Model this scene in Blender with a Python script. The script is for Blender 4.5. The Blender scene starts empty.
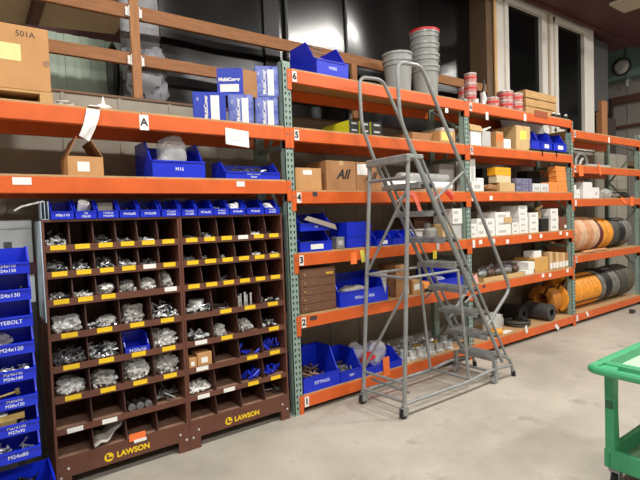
import bpy, math, random
from mathutils import Vector, Matrix, noise
PI = math.pi
sc = bpy.context.scene
COL = sc.collection
rnd = random.Random(7)

# ---------------------------------------------------------------- camera
FPX = 480.0
yaw, pit, rol = math.radians(36.057), math.radians(2.525), math.radians(-2.08)
CAM = Vector((-2.176, -3.441, 1.69))
cy_, sy_ = math.cos(yaw), math.sin(yaw)
fw0 = Vector((sy_, cy_, 0)); r0 = Vector((cy_, -sy_, 0)); u0 = Vector((0, 0, 1))
FW = fw0*math.cos(pit) - u0*math.sin(pit); u_ = u0*math.cos(pit) + fw0*math.sin(pit)
RT = r0*math.cos(rol) + u_*math.sin(rol); UP = u_*math.cos(rol) - r0*math.sin(rol)
cd = bpy.data.cameras.new('camera'); cam = bpy.data.objects.new('camera', cd); COL.objects.link(cam)
cd.sensor_width = 36; cd.lens = FPX/640*36; cd.clip_start = .05; cd.clip_end = 100
m = Matrix((RT, UP, -FW)).transposed().to_4x4(); m.translation = CAM
cam.matrix_world = m; sc.camera = cam

def at(px, py, y):                       # point of the place seen at a pixel, on the upright plane y
    d = FW + RT*((px-320)/FPX) - UP*((py-240)/FPX)
    return CAM + d*((y-CAM.y)/d.y)
def atx(px, py, x):
    d = FW + RT*((px-320)/FPX) - UP*((py-240)/FPX)
    return CAM + d*((x-CAM.x)/d.x)
def xs(px, y, z):                        # x on the line (y, z)
    k = (px-320)/FPX; a = RT - FW*k; q = Vector((-CAM.x, y-CAM.y, z-CAM.z))
    return -(a.dot(q))/a.x
def zs(py, x, y):
    k = (240-py)/FPX; a = UP - FW*k; q = Vector((x-CAM.x, y-CAM.y, -CAM.z))
    return -(a.dot(q))/a.z

# ---------------------------------------------------------------- materials
def lin(c): return tuple((v/255/12.92 if v/255 <= .04045 else ((v/255+.055)/1.055)**2.4) for v in c)
MATS = {}
def mat(name, rgb, rough=.6, metal=0, noise=.0, scale=8, bump=0, coat=0, alpha=1, trans=0, stretch=None, rgb2=None, spec=.5):
    if name in MATS: return MATS[name]
    M = bpy.data.materials.new(name); M.use_nodes = True
    nt = M.node_tree; b = nt.nodes['Principled BSDF']
    c = lin(rgb)
    b.inputs['Roughness'].default_value = rough; b.inputs['Metallic'].default_value = metal
    b.inputs['Coat Weight'].default_value = coat; b.inputs['Alpha'].default_value = alpha
    b.inputs['Transmission Weight'].default_value = trans
    b.inputs['Specular IOR Level'].default_value = spec
    b.inputs['Base Color'].default_value = (*c, 1)
    if noise or bump or rgb2:
        tc = nt.nodes.new('ShaderNodeTexCoord'); mp = nt.nodes.new('ShaderNodeMapping')
        if stretch: mp.inputs['Scale'].default_value = stretch
        nt.links.new(tc.outputs['Object'], mp.inputs[0])
        n = nt.nodes.new('ShaderNodeTexNoise'); n.inputs['Scale'].default_value = scale
        n.inputs['Detail'].default_value = 6; n.inputs['Roughness'].default_value = .62
        nt.links.new(mp.outputs[0], n.inputs['Vector'])
        if noise or rgb2:
            mr = nt.nodes.new('ShaderNodeMapRange'); mr.inputs[1].default_value = .3; mr.inputs[2].default_value = .7
            nt.links.new(n.outputs['Fac'], mr.inputs[0])
            mx = nt.nodes.new('ShaderNodeMix'); mx.data_type = 'RGBA'
            c2 = lin(rgb2) if rgb2 else tuple(v*(1-noise) for v in c)
            c1 = c if rgb2 else tuple(min(1, v*(1+noise*.6)) for v in c)
            mx.inputs[6].default_value = (*c2, 1); mx.inputs[7].default_value = (*c1, 1)
            nt.links.new(mr.outputs[0], mx.inputs[0]); nt.links.new(mx.outputs[2], b.inputs['Base Color'])
        if bump:
            bp = nt.nodes.new('ShaderNodeBump'); bp.inputs['Strength'].default_value = bump; bp.inputs['Distance'].default_value = .02
            nt.links.new(n.outputs['Fac'], bp.inputs['Height']); nt.links.new(bp.outputs[0], b.inputs['Normal'])
    MATS[name] = M
    return M
ORANGE = mat('orange_paint', (212, 95, 36), .42, noise=.16, scale=5)
SAGE = mat('sage_paint', (138, 160, 150), .5, noise=.2, scale=14)
HOLE = mat('dark_slot', (14, 16, 16), .9)
PLY = mat('plywood', (186, 148, 104), .75, noise=.25, scale=6, stretch=(1, 6, 6))
BLUE = mat('blue_plastic', (18, 44, 200), .35, noise=.08, scale=3)
BLUEBOX = mat('blue_print', (34, 58, 176), .45, noise=.1, scale=4)
BLUEWRAP = mat('blue_wrapped_print', (138, 150, 206), .2, noise=.25, scale=13, bump=.4, rgb2=(44, 62, 168), coat=.6)
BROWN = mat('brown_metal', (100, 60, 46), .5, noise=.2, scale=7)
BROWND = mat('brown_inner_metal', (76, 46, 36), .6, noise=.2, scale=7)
YELLOW = mat('yellow_label', (236, 196, 28), .55, noise=.1, scale=40)
MARKER = mat('white_marker', (206, 212, 234), .6)
WHITE = mat('white_card', (232, 232, 228), .6, noise=.05, scale=20)
INK = mat('black_ink', (24, 24, 26), .6)
CARD = mat('cardboard', (190, 142, 92), .8, noise=.12, scale=5, bump=.05)
CARD2 = mat('brown_cardboard', (164, 118, 78), .8, noise=.12, scale=5)
CARDP = mat('pale_cardboard', (204, 172, 122), .8, noise=.12, scale=5)
GALV = mat('galvanised_steel', (146, 149, 149), .42, .3, noise=.2, scale=12)
TREAD = mat('grey_tread_steel', (150, 153, 152), .5, .25, noise=.25, scale=18)
RUBBER = mat('black_rubber', (28, 28, 30), .7, noise=.2, scale=20)
CONC = None
ZINC = mat('zinc', (226, 230, 234), .28, .35, noise=.45, scale=45)
STEEL = mat('dark_steel', (128, 128, 130), .35, .5, noise=.6, scale=45)
BRASSY = mat('yellow_zinc', (196, 170, 104), .35, .6, noise=.2, scale=30)
BAG = mat('clear_bag_plastic', (240, 242, 240), .22, noise=.06, scale=16, bump=.4, coat=.4, alpha=.38)
BAGG = mat('grey_bag_plastic', (206, 205, 200), .22, noise=.2, scale=18, bump=.4, coat=.4, alpha=.42)
WPLAS = mat('white_plastic', (232, 232, 232), .4, noise=.06, scale=10, bump=.2)
GREY = mat('grey_plastic', (150, 152, 150), .3, noise=.08, scale=8)
LGREY = mat('light_grey_plastic', (188, 188, 186), .5, noise=.08, scale=8)
DGREY = mat('dark_grey_plastic', (62, 62, 64), .5, noise=.2, scale=9)
BLACK = mat('black_plastic', (20, 20, 22), .4, noise=.1, scale=9)
GREEN = mat('green_cart_plastic', (64, 160, 112), .42, noise=.1, scale=30)
LGREEN = mat('pale_green_plastic', (176, 202, 176), .5, noise=.12, scale=10)  # paler green for the cart's tray floor
DKGREEN = mat('dark_green_plastic', (52, 96, 66), .55, noise=.2, scale=10)
OTAG = mat('orange_tag', (244, 120, 56), .6, noise=.05, scale=20)
PTAG = mat('coral_tape', (238, 118, 96), .5, noise=.08, scale=20)
RED = mat('red_plastic', (204, 40, 40), .45, noise=.1, scale=20)
TINRED = mat('red_tin', (150, 62, 66), .4, .2, noise=.4, scale=22, rgb2=(206, 170, 160))
WOOD = mat('framing_lumber', (156, 106, 68), .75, noise=.25, scale=5, stretch=(1, 8, 8))
WOODV = mat('post_lumber', (172, 120, 78), .75, noise=.25, scale=5, stretch=(8, 8, 1))
CRATE = mat('crate_wood', (190, 150, 98), .75, noise=.25, scale=6, stretch=(1, 8, 8))
YCOIL = mat('orange_hose', (226, 148, 44), .5, noise=.25, scale=14)
TCOIL = mat('tan_hose', (206, 148, 104), .55, noise=.25, scale=14)
GCOIL = mat('grey_hose', (110, 108, 102), .5, noise=.45, scale=20)
DCOIL = mat('dark_hose', (70, 68, 62), .55, noise=.4, scale=18)
RCOIL = mat('maroon_hose', (96, 36, 38), .5, noise=.3, scale=18)
ORBOX = mat('orange_carton', (230, 146, 70), .6, noise=.1, scale=10)
YBOX = mat('yellow_carton', (206, 206, 40), .55, noise=.1, scale=9)
AMBER = mat('amber_carton', (242, 172, 28), .55, noise=.06, scale=9)
DRAWERB = mat('drawer_brown', (112, 78, 58), .5, noise=.3, scale=14, stretch=(1, 1, 5))
MAROON = mat('maroon_steel', (82, 44, 44), .6, noise=.2, scale=3)
BLKSHEET = mat('black_sheeting', (9, 9, 11), .22, noise=.2, scale=2, spec=.6)
GRYSHEET = mat('grey_sheeting', (128, 130, 136), .4, noise=.25, scale=5, bump=.5)
MINT = mat('mint_panel', (174, 192, 174), .5, noise=.12, scale=3, stretch=(6, 6, .4))
GLASSD = mat('dark_window_glass', (7, 9, 10), .1, spec=.12)
WTRIM = mat('white_window_trim', (216, 212, 204), .55, noise=.06, scale=6)
OLIVE = mat('dull_plywood', (104, 82, 60), .7, noise=.12, scale=4, stretch=(4, 4, .6))
STRIP = mat('bright_wood_strip', (214, 172, 120), .6, noise=.1, scale=9)
TEALB = mat('grey_green_cabinet_paint', (110, 138, 132), .5, noise=.15, scale=3)
SHEET = mat('pale_sheet_metal', (236, 242, 246), .25, .0, noise=.15, scale=3)
PALEBLUE = mat('pale_blue_metal_and_sheen', (186, 208, 222), .35, .0, noise=.15, scale=6)
PAPERBAG = mat('pale_paper', (214, 208, 198), .7, noise=.1, scale=12)

def wall_mat(name, rgb, blocks=None, rgb2=None):
    M = mat(name, rgb, .85, noise=.14, scale=2.2, bump=.08)
    return M

# ---------------------------------------------------------------- mesh builder
class MB:
    def __init__(s): s.v = []; s.f = []; s.mi = []; s.T = None; s.m = 0
    def add(s, vs, fs):
        o = len(s.v)
        s.v += [tuple(s.T @ Vector(q)) if s.T else tuple(q) for q in vs]
        s.f += [tuple(i+o for i in f) for f in fs]; s.mi += [s.m]*len(fs)
        return s
    def box(s, x0, y0, z0, x1, y1, z1, c=0):
        if x0 > x1: x0, x1 = x1, x0
        if y0 > y1: y0, y1 = y1, y0
        if z0 > z1: z0, z1 = z1, z0
        if c <= 0:
            return s.add([(x0,y0,z0),(x1,y0,z0),(x1,y1,z0),(x0,y1,z0),(x0,y0,z1),(x1,y0,z1),(x1,y1,z1),(x0,y1,z1)],
                  [(3,2,1,0),(4,5,6,7),(0,1,5,4),(1,2,6,5),(2,3,7,6),(3,0,4,7)])
        c = min(c, (x1-x0)*.45, (y1-y0)*.45, (z1-z0)*.45)
        X = (x0, x1); Y = (y0, y1); Z = (z0, z1); vs = []; idx = {}
        for i in (0,1):
            for j in (0,1):
                for k in (0,1):
                    sx, sy, sz = c*(1-2*i), c*(1-2*j), c*(1-2*k)
                    for a in range(3):
                        p = [X[i]+sx, Y[j]+sy, Z[k]+sz]; p[a] = (X[i], Y[j], Z[k])[a]
                        idx[i,j,k,a] = len(vs); vs.append(tuple(p))
        I = idx; F = []
        for q in (0,1):
            f = [I[q,0,0,0],I[q,1,0,0],I[q,1,1,0],I[q,0,1,0]]; F.append(f if q else f[::-1])
            f = [I[0,q,0,1],I[1,q,0,1],I[1,q,1,1],I[0,q,1,1]]; F.append(f[::-1] if q else f)
            f = [I[0,0,q,2],I[1,0,q,2],I[1,1,q,2],I[0,1,q,2]]; F.append(f if q else f[::-1])
        def quad(a, b, cc, d): F.append([a, b, cc, d])
        for j in (0,1):
            for k in (0,1): quad(I[0,j,k,1], I[1,j,k,1], I[1,j,k,2], I[0,j,k,2])
        for i in (0,1):
            for k in (0,1): quad(I[i,0,k,0], I[i,1,k,0], I[i,1,k,2], I[i,0,k,2])
            for j in (0,1): quad(I[i,j,0,0], I[i,j,1,0], I[i,j,1,1], I[i,j,0,1])
            for j in (0,1):
                for k in (0,1): F.append([I[i,j,k,0], I[i,j,k,1], I[i,j,k,2]])
        return s.add(vs, F)
    def tube(s, pts, r, n=8, caps=True):
        pts = [Vector(p) for p in pts]; vs = []; fs = []; N = len(pts); a = None
        for i, p in enumerate(pts):
            if i == 0: t = pts[1]-p
            elif i == N-1: t = p-pts[i-1]
            else: t = (pts[i+1]-p).normalized()+(p-pts[i-1]).normalized()
            t = t.normalized()
            if a is None: a = t.orthogonal().normalized()
            else:
                a = a-t*a.dot(t); a = a.normalized() if a.length > 1e-6 else t.orthogonal().normalized()
            b = t.cross(a).normalized()
            rr = r[i] if isinstance(r, (list, tuple)) else r
            for k in range(n):
                q = 2*PI*k/n; vs.append(p + a*math.cos(q)*rr + b*math.sin(q)*rr)
        for i in range(N-1):
            for k in range(n): fs.append((i*n+k, i*n+(k+1) % n, (i+1)*n+(k+1) % n, (i+1)*n+k))
        if caps: fs.append(tuple(range(n))[::-1]); fs.append(tuple((N-1)*n+k for k in range(n)))
        return s.add(vs, fs)
    def cyl(s, p0, p1, r, n=16): return s.tube([p0, p1], r, n)
    def lathe(s, prof, n=24, axis='z', c=(0,0,0), close=False):      # prof: (r, h)
        vs = []; fs = []; c = Vector(c)
        for r, h in prof:
            for k in range(n):
                q = 2*PI*k/n; a, b = r*math.cos(q), r*math.sin(q)
                vs.append(c + Vector((a, b, h) if axis == 'z' else (h, a, b) if axis == 'x' else (b, h, a)))
        L = len(prof)
        for i in range(L if close else L-1):
            j = (i+1) % L
            for k in range(n): fs.append((i*n+k, i*n+(k+1) % n, j*n+(k+1) % n, j*n+k))
        if not close:
            if prof[0][0] > 1e-6: fs.append(tuple(range(n))[::-1])
            if prof[-1][0] > 1e-6: fs.append(tuple((L-1)*n+k for k in range(n)))
        return s.add(vs, fs)
    def prism(s, poly, a, b, axis='x'):                              # poly in the plane across axis
        n = len(poly)
        def P(u, v, w): return (w, u, v) if axis == 'x' else (u, w, v) if axis == 'y' else (u, v, w)
        vs = [P(u, v, a) for u, v in poly]+[P(u, v, b) for u, v in poly]
        fs = [tuple(range(n))[::-1], tuple(range(n, 2*n))]+[(i, (i+1) % n, n+(i+1) % n, n+i) for i in range(n)]
        return s.add(vs, fs)
    def blob(s, c, rx, ry, rz, seed=0, amp=.18, n=12, mrows=8, flat=True, sq=.7):   # crumpled bag
        vs = []; fs = []; n = 34; mrows = 20; off = Vector((seed*3.7, seed*1.9, seed*.7))
        def sp(v): return math.copysign(abs(v)**.8, v)
        for i in range(mrows+1):
            th = PI*i/mrows
            for k in range(n):
                fi = 2*PI*k/n
                u = Vector((sp(math.sin(th)*math.cos(fi)), sp(math.sin(th)*math.sin(fi)), sp(math.cos(th))))
                d = 1+amp*1.5*noise.noise(u*1.3+off)-amp*1.6*abs(noise.noise(u*2.9+off*2))-amp*.9*abs(noise.noise(u*6.5+off))
                p = u*d
                zz = max(c[2]+p.z*rz*1.08, c[2]-rz)
                vs.append((c[0]+max(-1.05, min(1.05, p.x))*rx, c[1]+max(-1.05, min(1.05, p.y))*ry, zz))
        for i in range(mrows):
            for k in range(n): fs.append((i*n+k, (i+1)*n+k, (i+1)*n+(k+1) % n, i*n+(k+1) % n))
        return s.add(vs, fs)
    def mesh(s, name, mats, smooth=True, ang=35):
        me = bpy.data.meshes.new(name); me.from_pydata(s.v, [], s.f); me.update()
        for q in (mats if isinstance(mats, (list, tuple)) else [mats]): me.materials.append(q)
        me.polygons.foreach_set('material_index', s.mi)
        if smooth:
            me.polygons.foreach_set('use_smooth', [True]*len(me.polygons)); me.set_sharp_from_angle(angle=math.radians(ang))
        return me

def setp(o, label, cat, group=None, kind=None):
    if label: o['label'] = label
    if cat: o['category'] = cat
    if group: o['group'] = group
    if kind: o['kind'] = kind
    return o
def thing(name, label, cat, loc=(0,0,0), rz=0, group=None, rx=0):
    o = bpy.data.objects.new(name, None); COL.objects.link(o); o.empty_display_size = .05
    o.location = loc; o.rotation_euler = (rx, 0, rz)
    return setp(o, label, cat, group)
def part(name, mb, mats, parent, loc=None, label=None, world=None, kind=None):
    me = mb if isinstance(mb, bpy.types.Mesh) else mb.mesh(name, mats)
    o = bpy.data.objects.new(name, me); COL.objects.link(o); o.parent = parent
    if loc: o.location = loc
    if world is not None: o.location = -Vector(world)
    if label: o['label'] = label
    if kind: o['kind'] = kind
    return o
def solo(name, mb, mats, label, cat, loc=(0,0,0), rz=0, group=None, kind=None, rx=0):
    me = mb if isinstance(mb, bpy.types.Mesh) else mb.mesh(name, mats)
    o = bpy.data.objects.new(name, me); COL.objects.link(o); o.location = loc; o.rotation_euler = (rx, 0, rz)
    return setp(o, label, cat, group, kind)
def struct(name, mb, mats, parent=None):
    o = bpy.data.objects.new(name, mb.mesh(name, mats)); COL.objects.link(o)
    if parent: o.parent = parent
    else: o['kind'] = 'structure'
    return o
def copy_tree(o, parent=None):
    c = o.copy(); COL.objects.link(c); c.parent = parent
    for ch in list(o.children): copy_tree(ch, c)
    return c
TXT = {}
def text_mesh(s, size, bold=0, italic=0, mt=None):
    key = (s, size, bold, italic, mt.name if mt else '')
    if key in TXT: return TXT[key]
    cu = bpy.data.curves.new('t', 'FONT'); cu.body = s; cu.size = size; cu.align_x = 'CENTER'; cu.align_y = 'CENTER'
    cu.extrude = .0006; cu.offset = bold; cu.shear = italic; cu.resolution_u = 3
    o = bpy.data.objects.new('t', cu); COL.objects.link(o)
    dg = bpy.context.evaluated_depsgraph_get()
    me = bpy.data.meshes.new_from_object(o.evaluated_get(dg)); bpy.data.objects.remove(o)
    me.materials.clear(); me.materials.append(mt or INK); me.name = 'lettering'
    TXT[key] = me
    return me
def text(s, size, parent, loc, mt=None, rot=(PI/2, 0, 0), bold=0, italic=0, name='lettering'):
    o = bpy.data.objects.new(name, text_mesh(s, size, bold, italic, mt)); COL.objects.link(o); o.parent = parent
    o.location = loc; o.rotation_euler = rot
    return o

LV = {'6': 2.952, 'D5': 2.82, '5': 2.46, 'D4': 2.322, 'A4': 2.013, '4': 1.928, 'D3': 1.835, '3': 1.389, 'D2': 1.013, '2': .848, '1': .152, 'D1': .156}
DK = .016
def top(lv): return LV[lv]+DK
ORD = ['first', 'second', 'third', 'fourth', 'fifth', 'sixth', 'seventh', 'eighth', 'ninth', 'tenth', 'eleventh', 'twelfth', 'thirteenth']

#==SETTING
# ---------------------------------------------------------------- setting
def floor_material():
    M = bpy.data.materials.new('concrete_floor'); M.use_nodes = True; nt = M.node_tree; b = nt.nodes['Principled BSDF']
    tc = nt.nodes.new('ShaderNodeTexCoord')
    def noise(scale, det, lo, hi):
        n = nt.nodes.new('ShaderNodeTexNoise'); n.inputs['Scale'].default_value = scale; n.inputs['Detail'].default_value = det; n.inputs['Roughness'].default_value = .65
        nt.links.new(tc.outputs['Object'], n.inputs['Vector'])
        r = nt.nodes.new('ShaderNodeMapRange'); r.inputs[1].default_value = lo; r.inputs[2].default_value = hi
        nt.links.new(n.outputs['Fac'], r.inputs[0]); return r.outputs[0]
    def mix(f, a, bb):
        mx = nt.nodes.new('ShaderNodeMix'); mx.data_type = 'RGBA'; nt.links.new(f, mx.inputs[0])
        for s_, q in ((6, a), (7, bb)):
            if isinstance(q, tuple): mx.inputs[s_].default_value = (*q, 1)
            else: nt.links.new(q, mx.inputs[s_])
        return mx.outputs[2]
    a = mix(noise(.7, 7, .38, .62), lin((154, 149, 138)), lin((184, 178, 166)))
    sp = noise(85, 3, .56, .74); c = mix(sp, a, lin((134, 128, 117)))
    st = noise(2.7, 8, .58, .72); c = mix(st, c, lin((142, 138, 130)))
    nt.links.new(c, b.inputs['Base Color']); b.inputs['Roughness'].default_value = .55
    bn = nt.nodes.new('ShaderNodeBump'); bn.inputs['Strength'].default_value = .12; bn.inputs['Distance'].default_value = .01
    nt.links.new(sp, bn.inputs['Height']); nt.links.new(bn.outputs[0], b.inputs['Normal'])
    return M
W = .75
mb = MB(); mb.box(-7, -9, -.1, 13, 6, 0); struct('floor', mb, floor_material())
WALLG = mat('painted_block_wall', (160, 154, 142), .85, noise=.16, scale=1.6, bump=.06)
def ribbed(x0, x1, y, z0, z1, step):
    mb = MB(); mb.box(x0, y, z0, x1, y+.12, z1)
    x = x0+step
    while x < x1-.05:
        mb.box(x-.012, y-.008, z0, x+.012, y, z1); x += step
    return mb
struct('wall_back', ribbed(-7, 8.6, W, 0, 2.742, .42), WALLG)
mb = MB(); mb.box(-7, W-.012, 2.742, 4.15, W+.3, 2.76); struct('trim_1', mb, mat('sill_board', (120, 92, 70), .7, noise=.2, scale=5))
ROOM = mat('room_wall_paint', (150, 146, 138), .85, noise=.1, scale=1)
mb = MB(); mb.box(-7.1, -9, 0, -7, 6, 6.3); struct('wall_left', mb, ROOM)
mb = MB(); mb.box(-7, -9.1, 0, 13, -9, 6.3); struct('wall_front', mb, ROOM)
mb = MB(); mb.box(10, -9, 0, 10.12, 6, 6.3)
for yv in (-.2, 1.25, 2.7): mb.box(9.985, yv, 0, 10, yv+.02, 6.3)
struct('wall_right', mb, mat('end_wall_panel', (150, 146, 140), .8, noise=.12, scale=1.5))
mb = MB(); mb.box(-7, -9, 6.3, 13, 6, 6.4); struct('ceiling', mb, mat('ceiling_deck', (126, 118, 108), .8, noise=.1, scale=2))
mb = MB(); mb.box(-7, 1.05, 2.6, 10, 5, 2.7); struct('trim_2', mb, mat('loft_floor_board', (120, 100, 78), .8, noise=.2, scale=4))
mb = MB(); mb.box(-7, 5, 0, 10, 5.1, 6.3); struct('wall_loft', mb, mat('loft_wall', (138, 128, 112), .8, noise=.1, scale=2))
# window wall of the upper office
xw0, xw1, zt = 4.16, 7.22, 4.95
w1a, w1b, w2a, w2b = 4.47, 5.40, 5.90, 6.80
zwt, zwb = 4.80, 3.05
mb = MB()
mb.box(xw0, W, 2.72, xw1, W+.2, zwb); mb.box(xw0, W, zwt, xw1, W+.2, zt)
for a, b in ((xw0, w1a), (w1b, w2a), (w2b, xw1)): mb.box(a, W, zwb, b, W+.2, zwt)
struct('wall_upper', mb, WTRIM)
mb = MB(); mb.box(3.98, W+.02, 2.72, xw0-.02, W+.35, zt); mb.box(xw0-.02, W+.0, 2.72, xw0, W+.35, zt); struct('trim_3', mb, OLIVE)
mb = MB(); mb.box(xw0-.035, W-.02, 2.76, xw0+.02, W-.001, zt); struct('trim_4', mb, STRIP)
for n, (a, b) in enumerate(((w1a, w1b), (w2a, w2b))):
    r = bpy.data.objects.new('window_%d' % (n+1), None); COL.objects.link(r); r['kind'] = 'structure'
    mb = MB(); t = .05
    mb.box(a-.09, W-.03, zwb-.05, a, W, zwt+.08); mb.box(b, W-.03, zwb-.05, b+.09, W, zwt+.08)
    mb.box(a-.09, W-.031, zwt, b+.09, W-.001, zwt+.08); mb.box(a-.09, W-.04, zwb-.08, b+.09, W-.001, zwb)
    struct('window_frame', mb, WTRIM, r)
    mb = MB(); mb.box(a, W+.03, zwb, b, W+.045, zwt); struct('window_pane', mb, GLASSD, r)
mb = MB(); mb.box(5.62, W-.02, zwb-.08, 5.67, W-.001, zwt+.08); struct('trim_5', mb, mat('batten', (176, 158, 136), .6, noise=.1))
# dark panel and wood post right of the windows
mb = MB(); mb.box(7.24, W+.06, 3.52, xs(608, W+.06, 4.2), W+.16, zt-.1); struct('trim_6', mb, mat('dark_grey_panel', (74, 74, 76), .6, noise=.15, scale=3))
mb = MB(); mb.box(7.22, W+.2, 2.72, 8.6, W+.3, 3.5); struct('trim_7', mb, mat('dark_brown_board', (60, 48, 44), .7, noise=.15, scale=3))  # dark brown board set back below the grey panel
p = at(606, 118, W); p2 = at(611, 118, W)
mb = MB(); mb.box(xs(602, W, 3.3), W+.0, 2.743, xs(607.5, W, 3.3), W+.1, 3.72); struct('trim_8', mb, WOODV)
# girder over the window wall
mb = MB(); mb.box(3.2, -.6, 4.95, 8.9, W+.35, 5.25)
mb.box(3.2, W-.12, 4.90, 8.9, W-.05, 4.95)
struct('trim_9', mb, MAROON)
# unlit ceiling panel hung under the girder
t = thing('ceiling_light', 'unlit beige flat ceiling light hung under the dark red girder', 'ceiling light', (5.95, -.9, 4.7))
mb = MB(); mb.box(-.25, -.75, 0, .25, .75, .05, .01); part('housing', mb, mat('beige_enamel', (156, 146, 130), .6, noise=.06), t)
mb = MB()
for yy in (-.5, .5): mb.cyl((0, yy, .05), (0, yy, .25), .008, 6)
part('hanger', mb, STEEL, t)
mb = MB(); mb.box(-.21, -.71, -.012, .21, .71, 0); part('diffuser', mb, mat('diffuser_off', (170, 160, 142), .5, noise=.05), t)
# things on the end wall
X = 10
def ew(px, py): q = atx(px, py, X); return q.y, q.z
y0, z0 = ew(612, 84); y1, z1 = ew(640, 45)
t = thing('electrical_cabinet', 'grey green metal cabinet with a round dial high on the end wall', 'cabinet', (X-.016, 0, 0))
mb = MB(); mb.box(-.3, y0-1.1, z0, 0, y0, z0+.82, .01); part('body', mb, TEALB, t)
mb = MB(); mb.box(-.31, y0-.42, z0, -.3, y0-.40, z0+.82); part('door_seam', mb, DGREY, t)
qy, qz = atx(622, 67, X-.3).y, atx(622, 67, X-.3).z
mb = MB(); mb.lathe([(.0, -.10), (.10, -.10), (.15, -.05), (.16, 0)], 20, 'x', (-.3, qy, qz)); part('dial', mb, LGREY, t)
mb = MB(); mb.lathe([(.16, -.02), (.2, -.02), (.2, 0), (.16, 0)], 20, 'x', (-.3, qy, qz), close=True); part('dial_ring', mb, DGREY, t)
ya, za = ew(608, 106); yb, zb = ew(640, 98)
mb = MB(); mb.box(X-.1, yb-2, za-.02, X, ya, za+.14); struct('trim_10', mb, mat('brown_steel', (94, 64, 54), .6, noise=.2))
ya, za = ew(612, 129); yb, zb = ew(640, 121.5)
mb = MB(); mb.tube([(X-.06, ya, za), (X-.06, yb-2, za)], .035, 8); struct('trim_11', mb, mat('brown_pipe', (96, 62, 52), .6, noise=.2))
ya, za = ew(608, 118)
mb = MB(); mb.box(X-.12, ya-.12, 2.0, X, ya, 4.2); struct('trim_12', mb, mat('dark_column', (58, 52, 50), .6, noise=.2))
yv, zv = ew(630, 80)
t = thing('wall_tap', 'small white valve fixed on the end wall below the dial cabinet', 'tap', (X, yv, zv))
mb = MB(); mb.tube([(0, 0, 0), (-.12, 0, 0), (-.16, 0, -.03), (-.16, 0, -.16)], .03, 8); part('spout', mb, LGREY, t)
mb = MB(); mb.lathe([(0, .09), (.07, .08), (.07, .05), (0, .05)], 10, 'z', (-.1, 0, 0)); part('handle', mb, WHITE, t)
mb = MB(); mb.cyl((-.1, 0, .0), (-.1, 0, .06), .015, 6); part('stem', mb, LGREY, t)

# loft: guard rails, sheeting, panel, girder
t = thing('guard_rail', 'raw lumber guard rail with two long rails along the loft edge', 'guard rail', (0, W+.05, 2.76))
def rail(z0, z1, x0, x1):
    mb = MB(); mb.box(x0, -.02, z0-2.76, x1, .02, z1-2.76, .003); part('rail', mb, WOOD, t)
rail(3.43, 3.545, -3.2, 4.12); rail(3.045, 3.145, -3.2, 2.0)
for xp in (-3.05, -.965, 1.44):
    mb = MB(); z1 = 4.0 if xp < 0 else 3.43
    mb.box(xp-.037, -.06, .0, xp+.037, -.021, z1-2.76, .003); part('post', mb, WOODV, t)
for zz in (3.06, 3.46):
    for s in (-1, 1):
        mb = MB(); mb.box(-.965+s*.039, -.045, zz-2.76-.02, -.965+s*.067, -.021, zz-2.76+.05)
        mb.box(-.965+s*.039, -.06, zz-2.76-.03, -.965+s*.045, -.021, zz-2.76+.06); part('bracket', mb, WHITE, t, label='white metal joint bracket')
def wavy(x0, x1, y, z0, z1, amp, seed, nx=40, nz=24):
    q = random.Random(seed); ph = [(q.uniform(0, 6), q.uniform(1, 5), q.uniform(.5, 3)) for _ in range(5)]
    mb = MB(); vs = []; fs = []
    for s in (0, .004):
        for i in range(nx+1):
            for k in range(nz+1):
                x = x0+(x1-x0)*i/nx; z = z0+(z1-z0)*k/nz
                vs.append((x, y+s+amp*sum(math.sin(a+b*x*1.4+c*z) for a, b, c in ph)/2, z))
    o = (nx+1)*(nz+1)
    for i in range(nx):
        for k in range(nz):
            a = i*(nz+1)+k; f = (a, a+nz+1, a+nz+2, a+1); fs.append(f); fs.append(tuple(o+j for j in f[::-1]))
    return mb.add(vs, fs)
t = thing('plastic_sheet', 'taut black plastic sheeting hung behind the loft rail', 'plastic sheeting', (0, 0, 2.70))
cuts = [-.66, .72, 1.56, 2.9, 3.97]
for i in range(4):
    part('sheet_panel', wavy(cuts[i]+.004, cuts[i+1]-.004, 1.04, 0.0, 2.6, .012, i+3), BLKSHEET, t)
for xx in (.72, 1.56):
    mb = MB(); mb.box(xx-.012, 1.0, 0, xx+.012, 1.022, 2.5); part('batten', mb, DGREY, t)
mb = MB(); mb.box(.44, 1.005, 0, .62, 1.02, 2.5); part('dark_strip', mb, BLACK, t)
solo('plastic_sheet', wavy(-1.005, -.665, 1.04, 2.70, 4.4, .02, 11, 16, 24), GRYSHEET, 'grey plastic sheet hung behind the lumber post on the loft', 'plastic sheeting')
mb = MB(); mb.blob((0, 0, .25), .19, .09, .25, 21, .2); solo('wrapped_furniture', mb, GRYSHEET, 'grey plastic wrapped bundle behind the lumber post on the loft', 'wrapped bundle', (-.83, .92, 2.76))
t = thing('office_chair', 'black office chair back sticking up on the loft beside the mint panel', 'chair', (-1.0, 1.33, 2.70))
q = at(113.5, 82, 1.33)
t.location.x = q.x
mb = MB(); mb.lathe([(0, -.035), (.13, -.03), (.16, 0), (.13, .03), (0, .035)], 20, 'x', (0, 0, 0))
mb.v = [(x, y, z*1.75+.42) for x, y, z in mb.v]; part('backrest', mb, BLACK, t)
mb = MB(); mb.box(-.2, -.22, .06, .24, .22, .13, .02); part('seat', mb, BLACK, t)
mb = MB(); mb.box(-.03, -.03, 0, .03, .03, .16); part('support', mb, STEEL, t)
mb = MB(); a = at(48, 36, 1.6); b = at(124, 36, 1.6)
x = a.x-1.2
i = 0
while x < b.x:
    mb.box(x, 0 if i % 2 else .012, 0, x+.075, .02 if i % 2 else .03, .80); x += .07; i += 1
solo('fiberglass_panel', mb, MINT, 'pale mint ribbed panel standing on the loft behind the carton', 'panel', (0, 1.6, 2.70))
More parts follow.
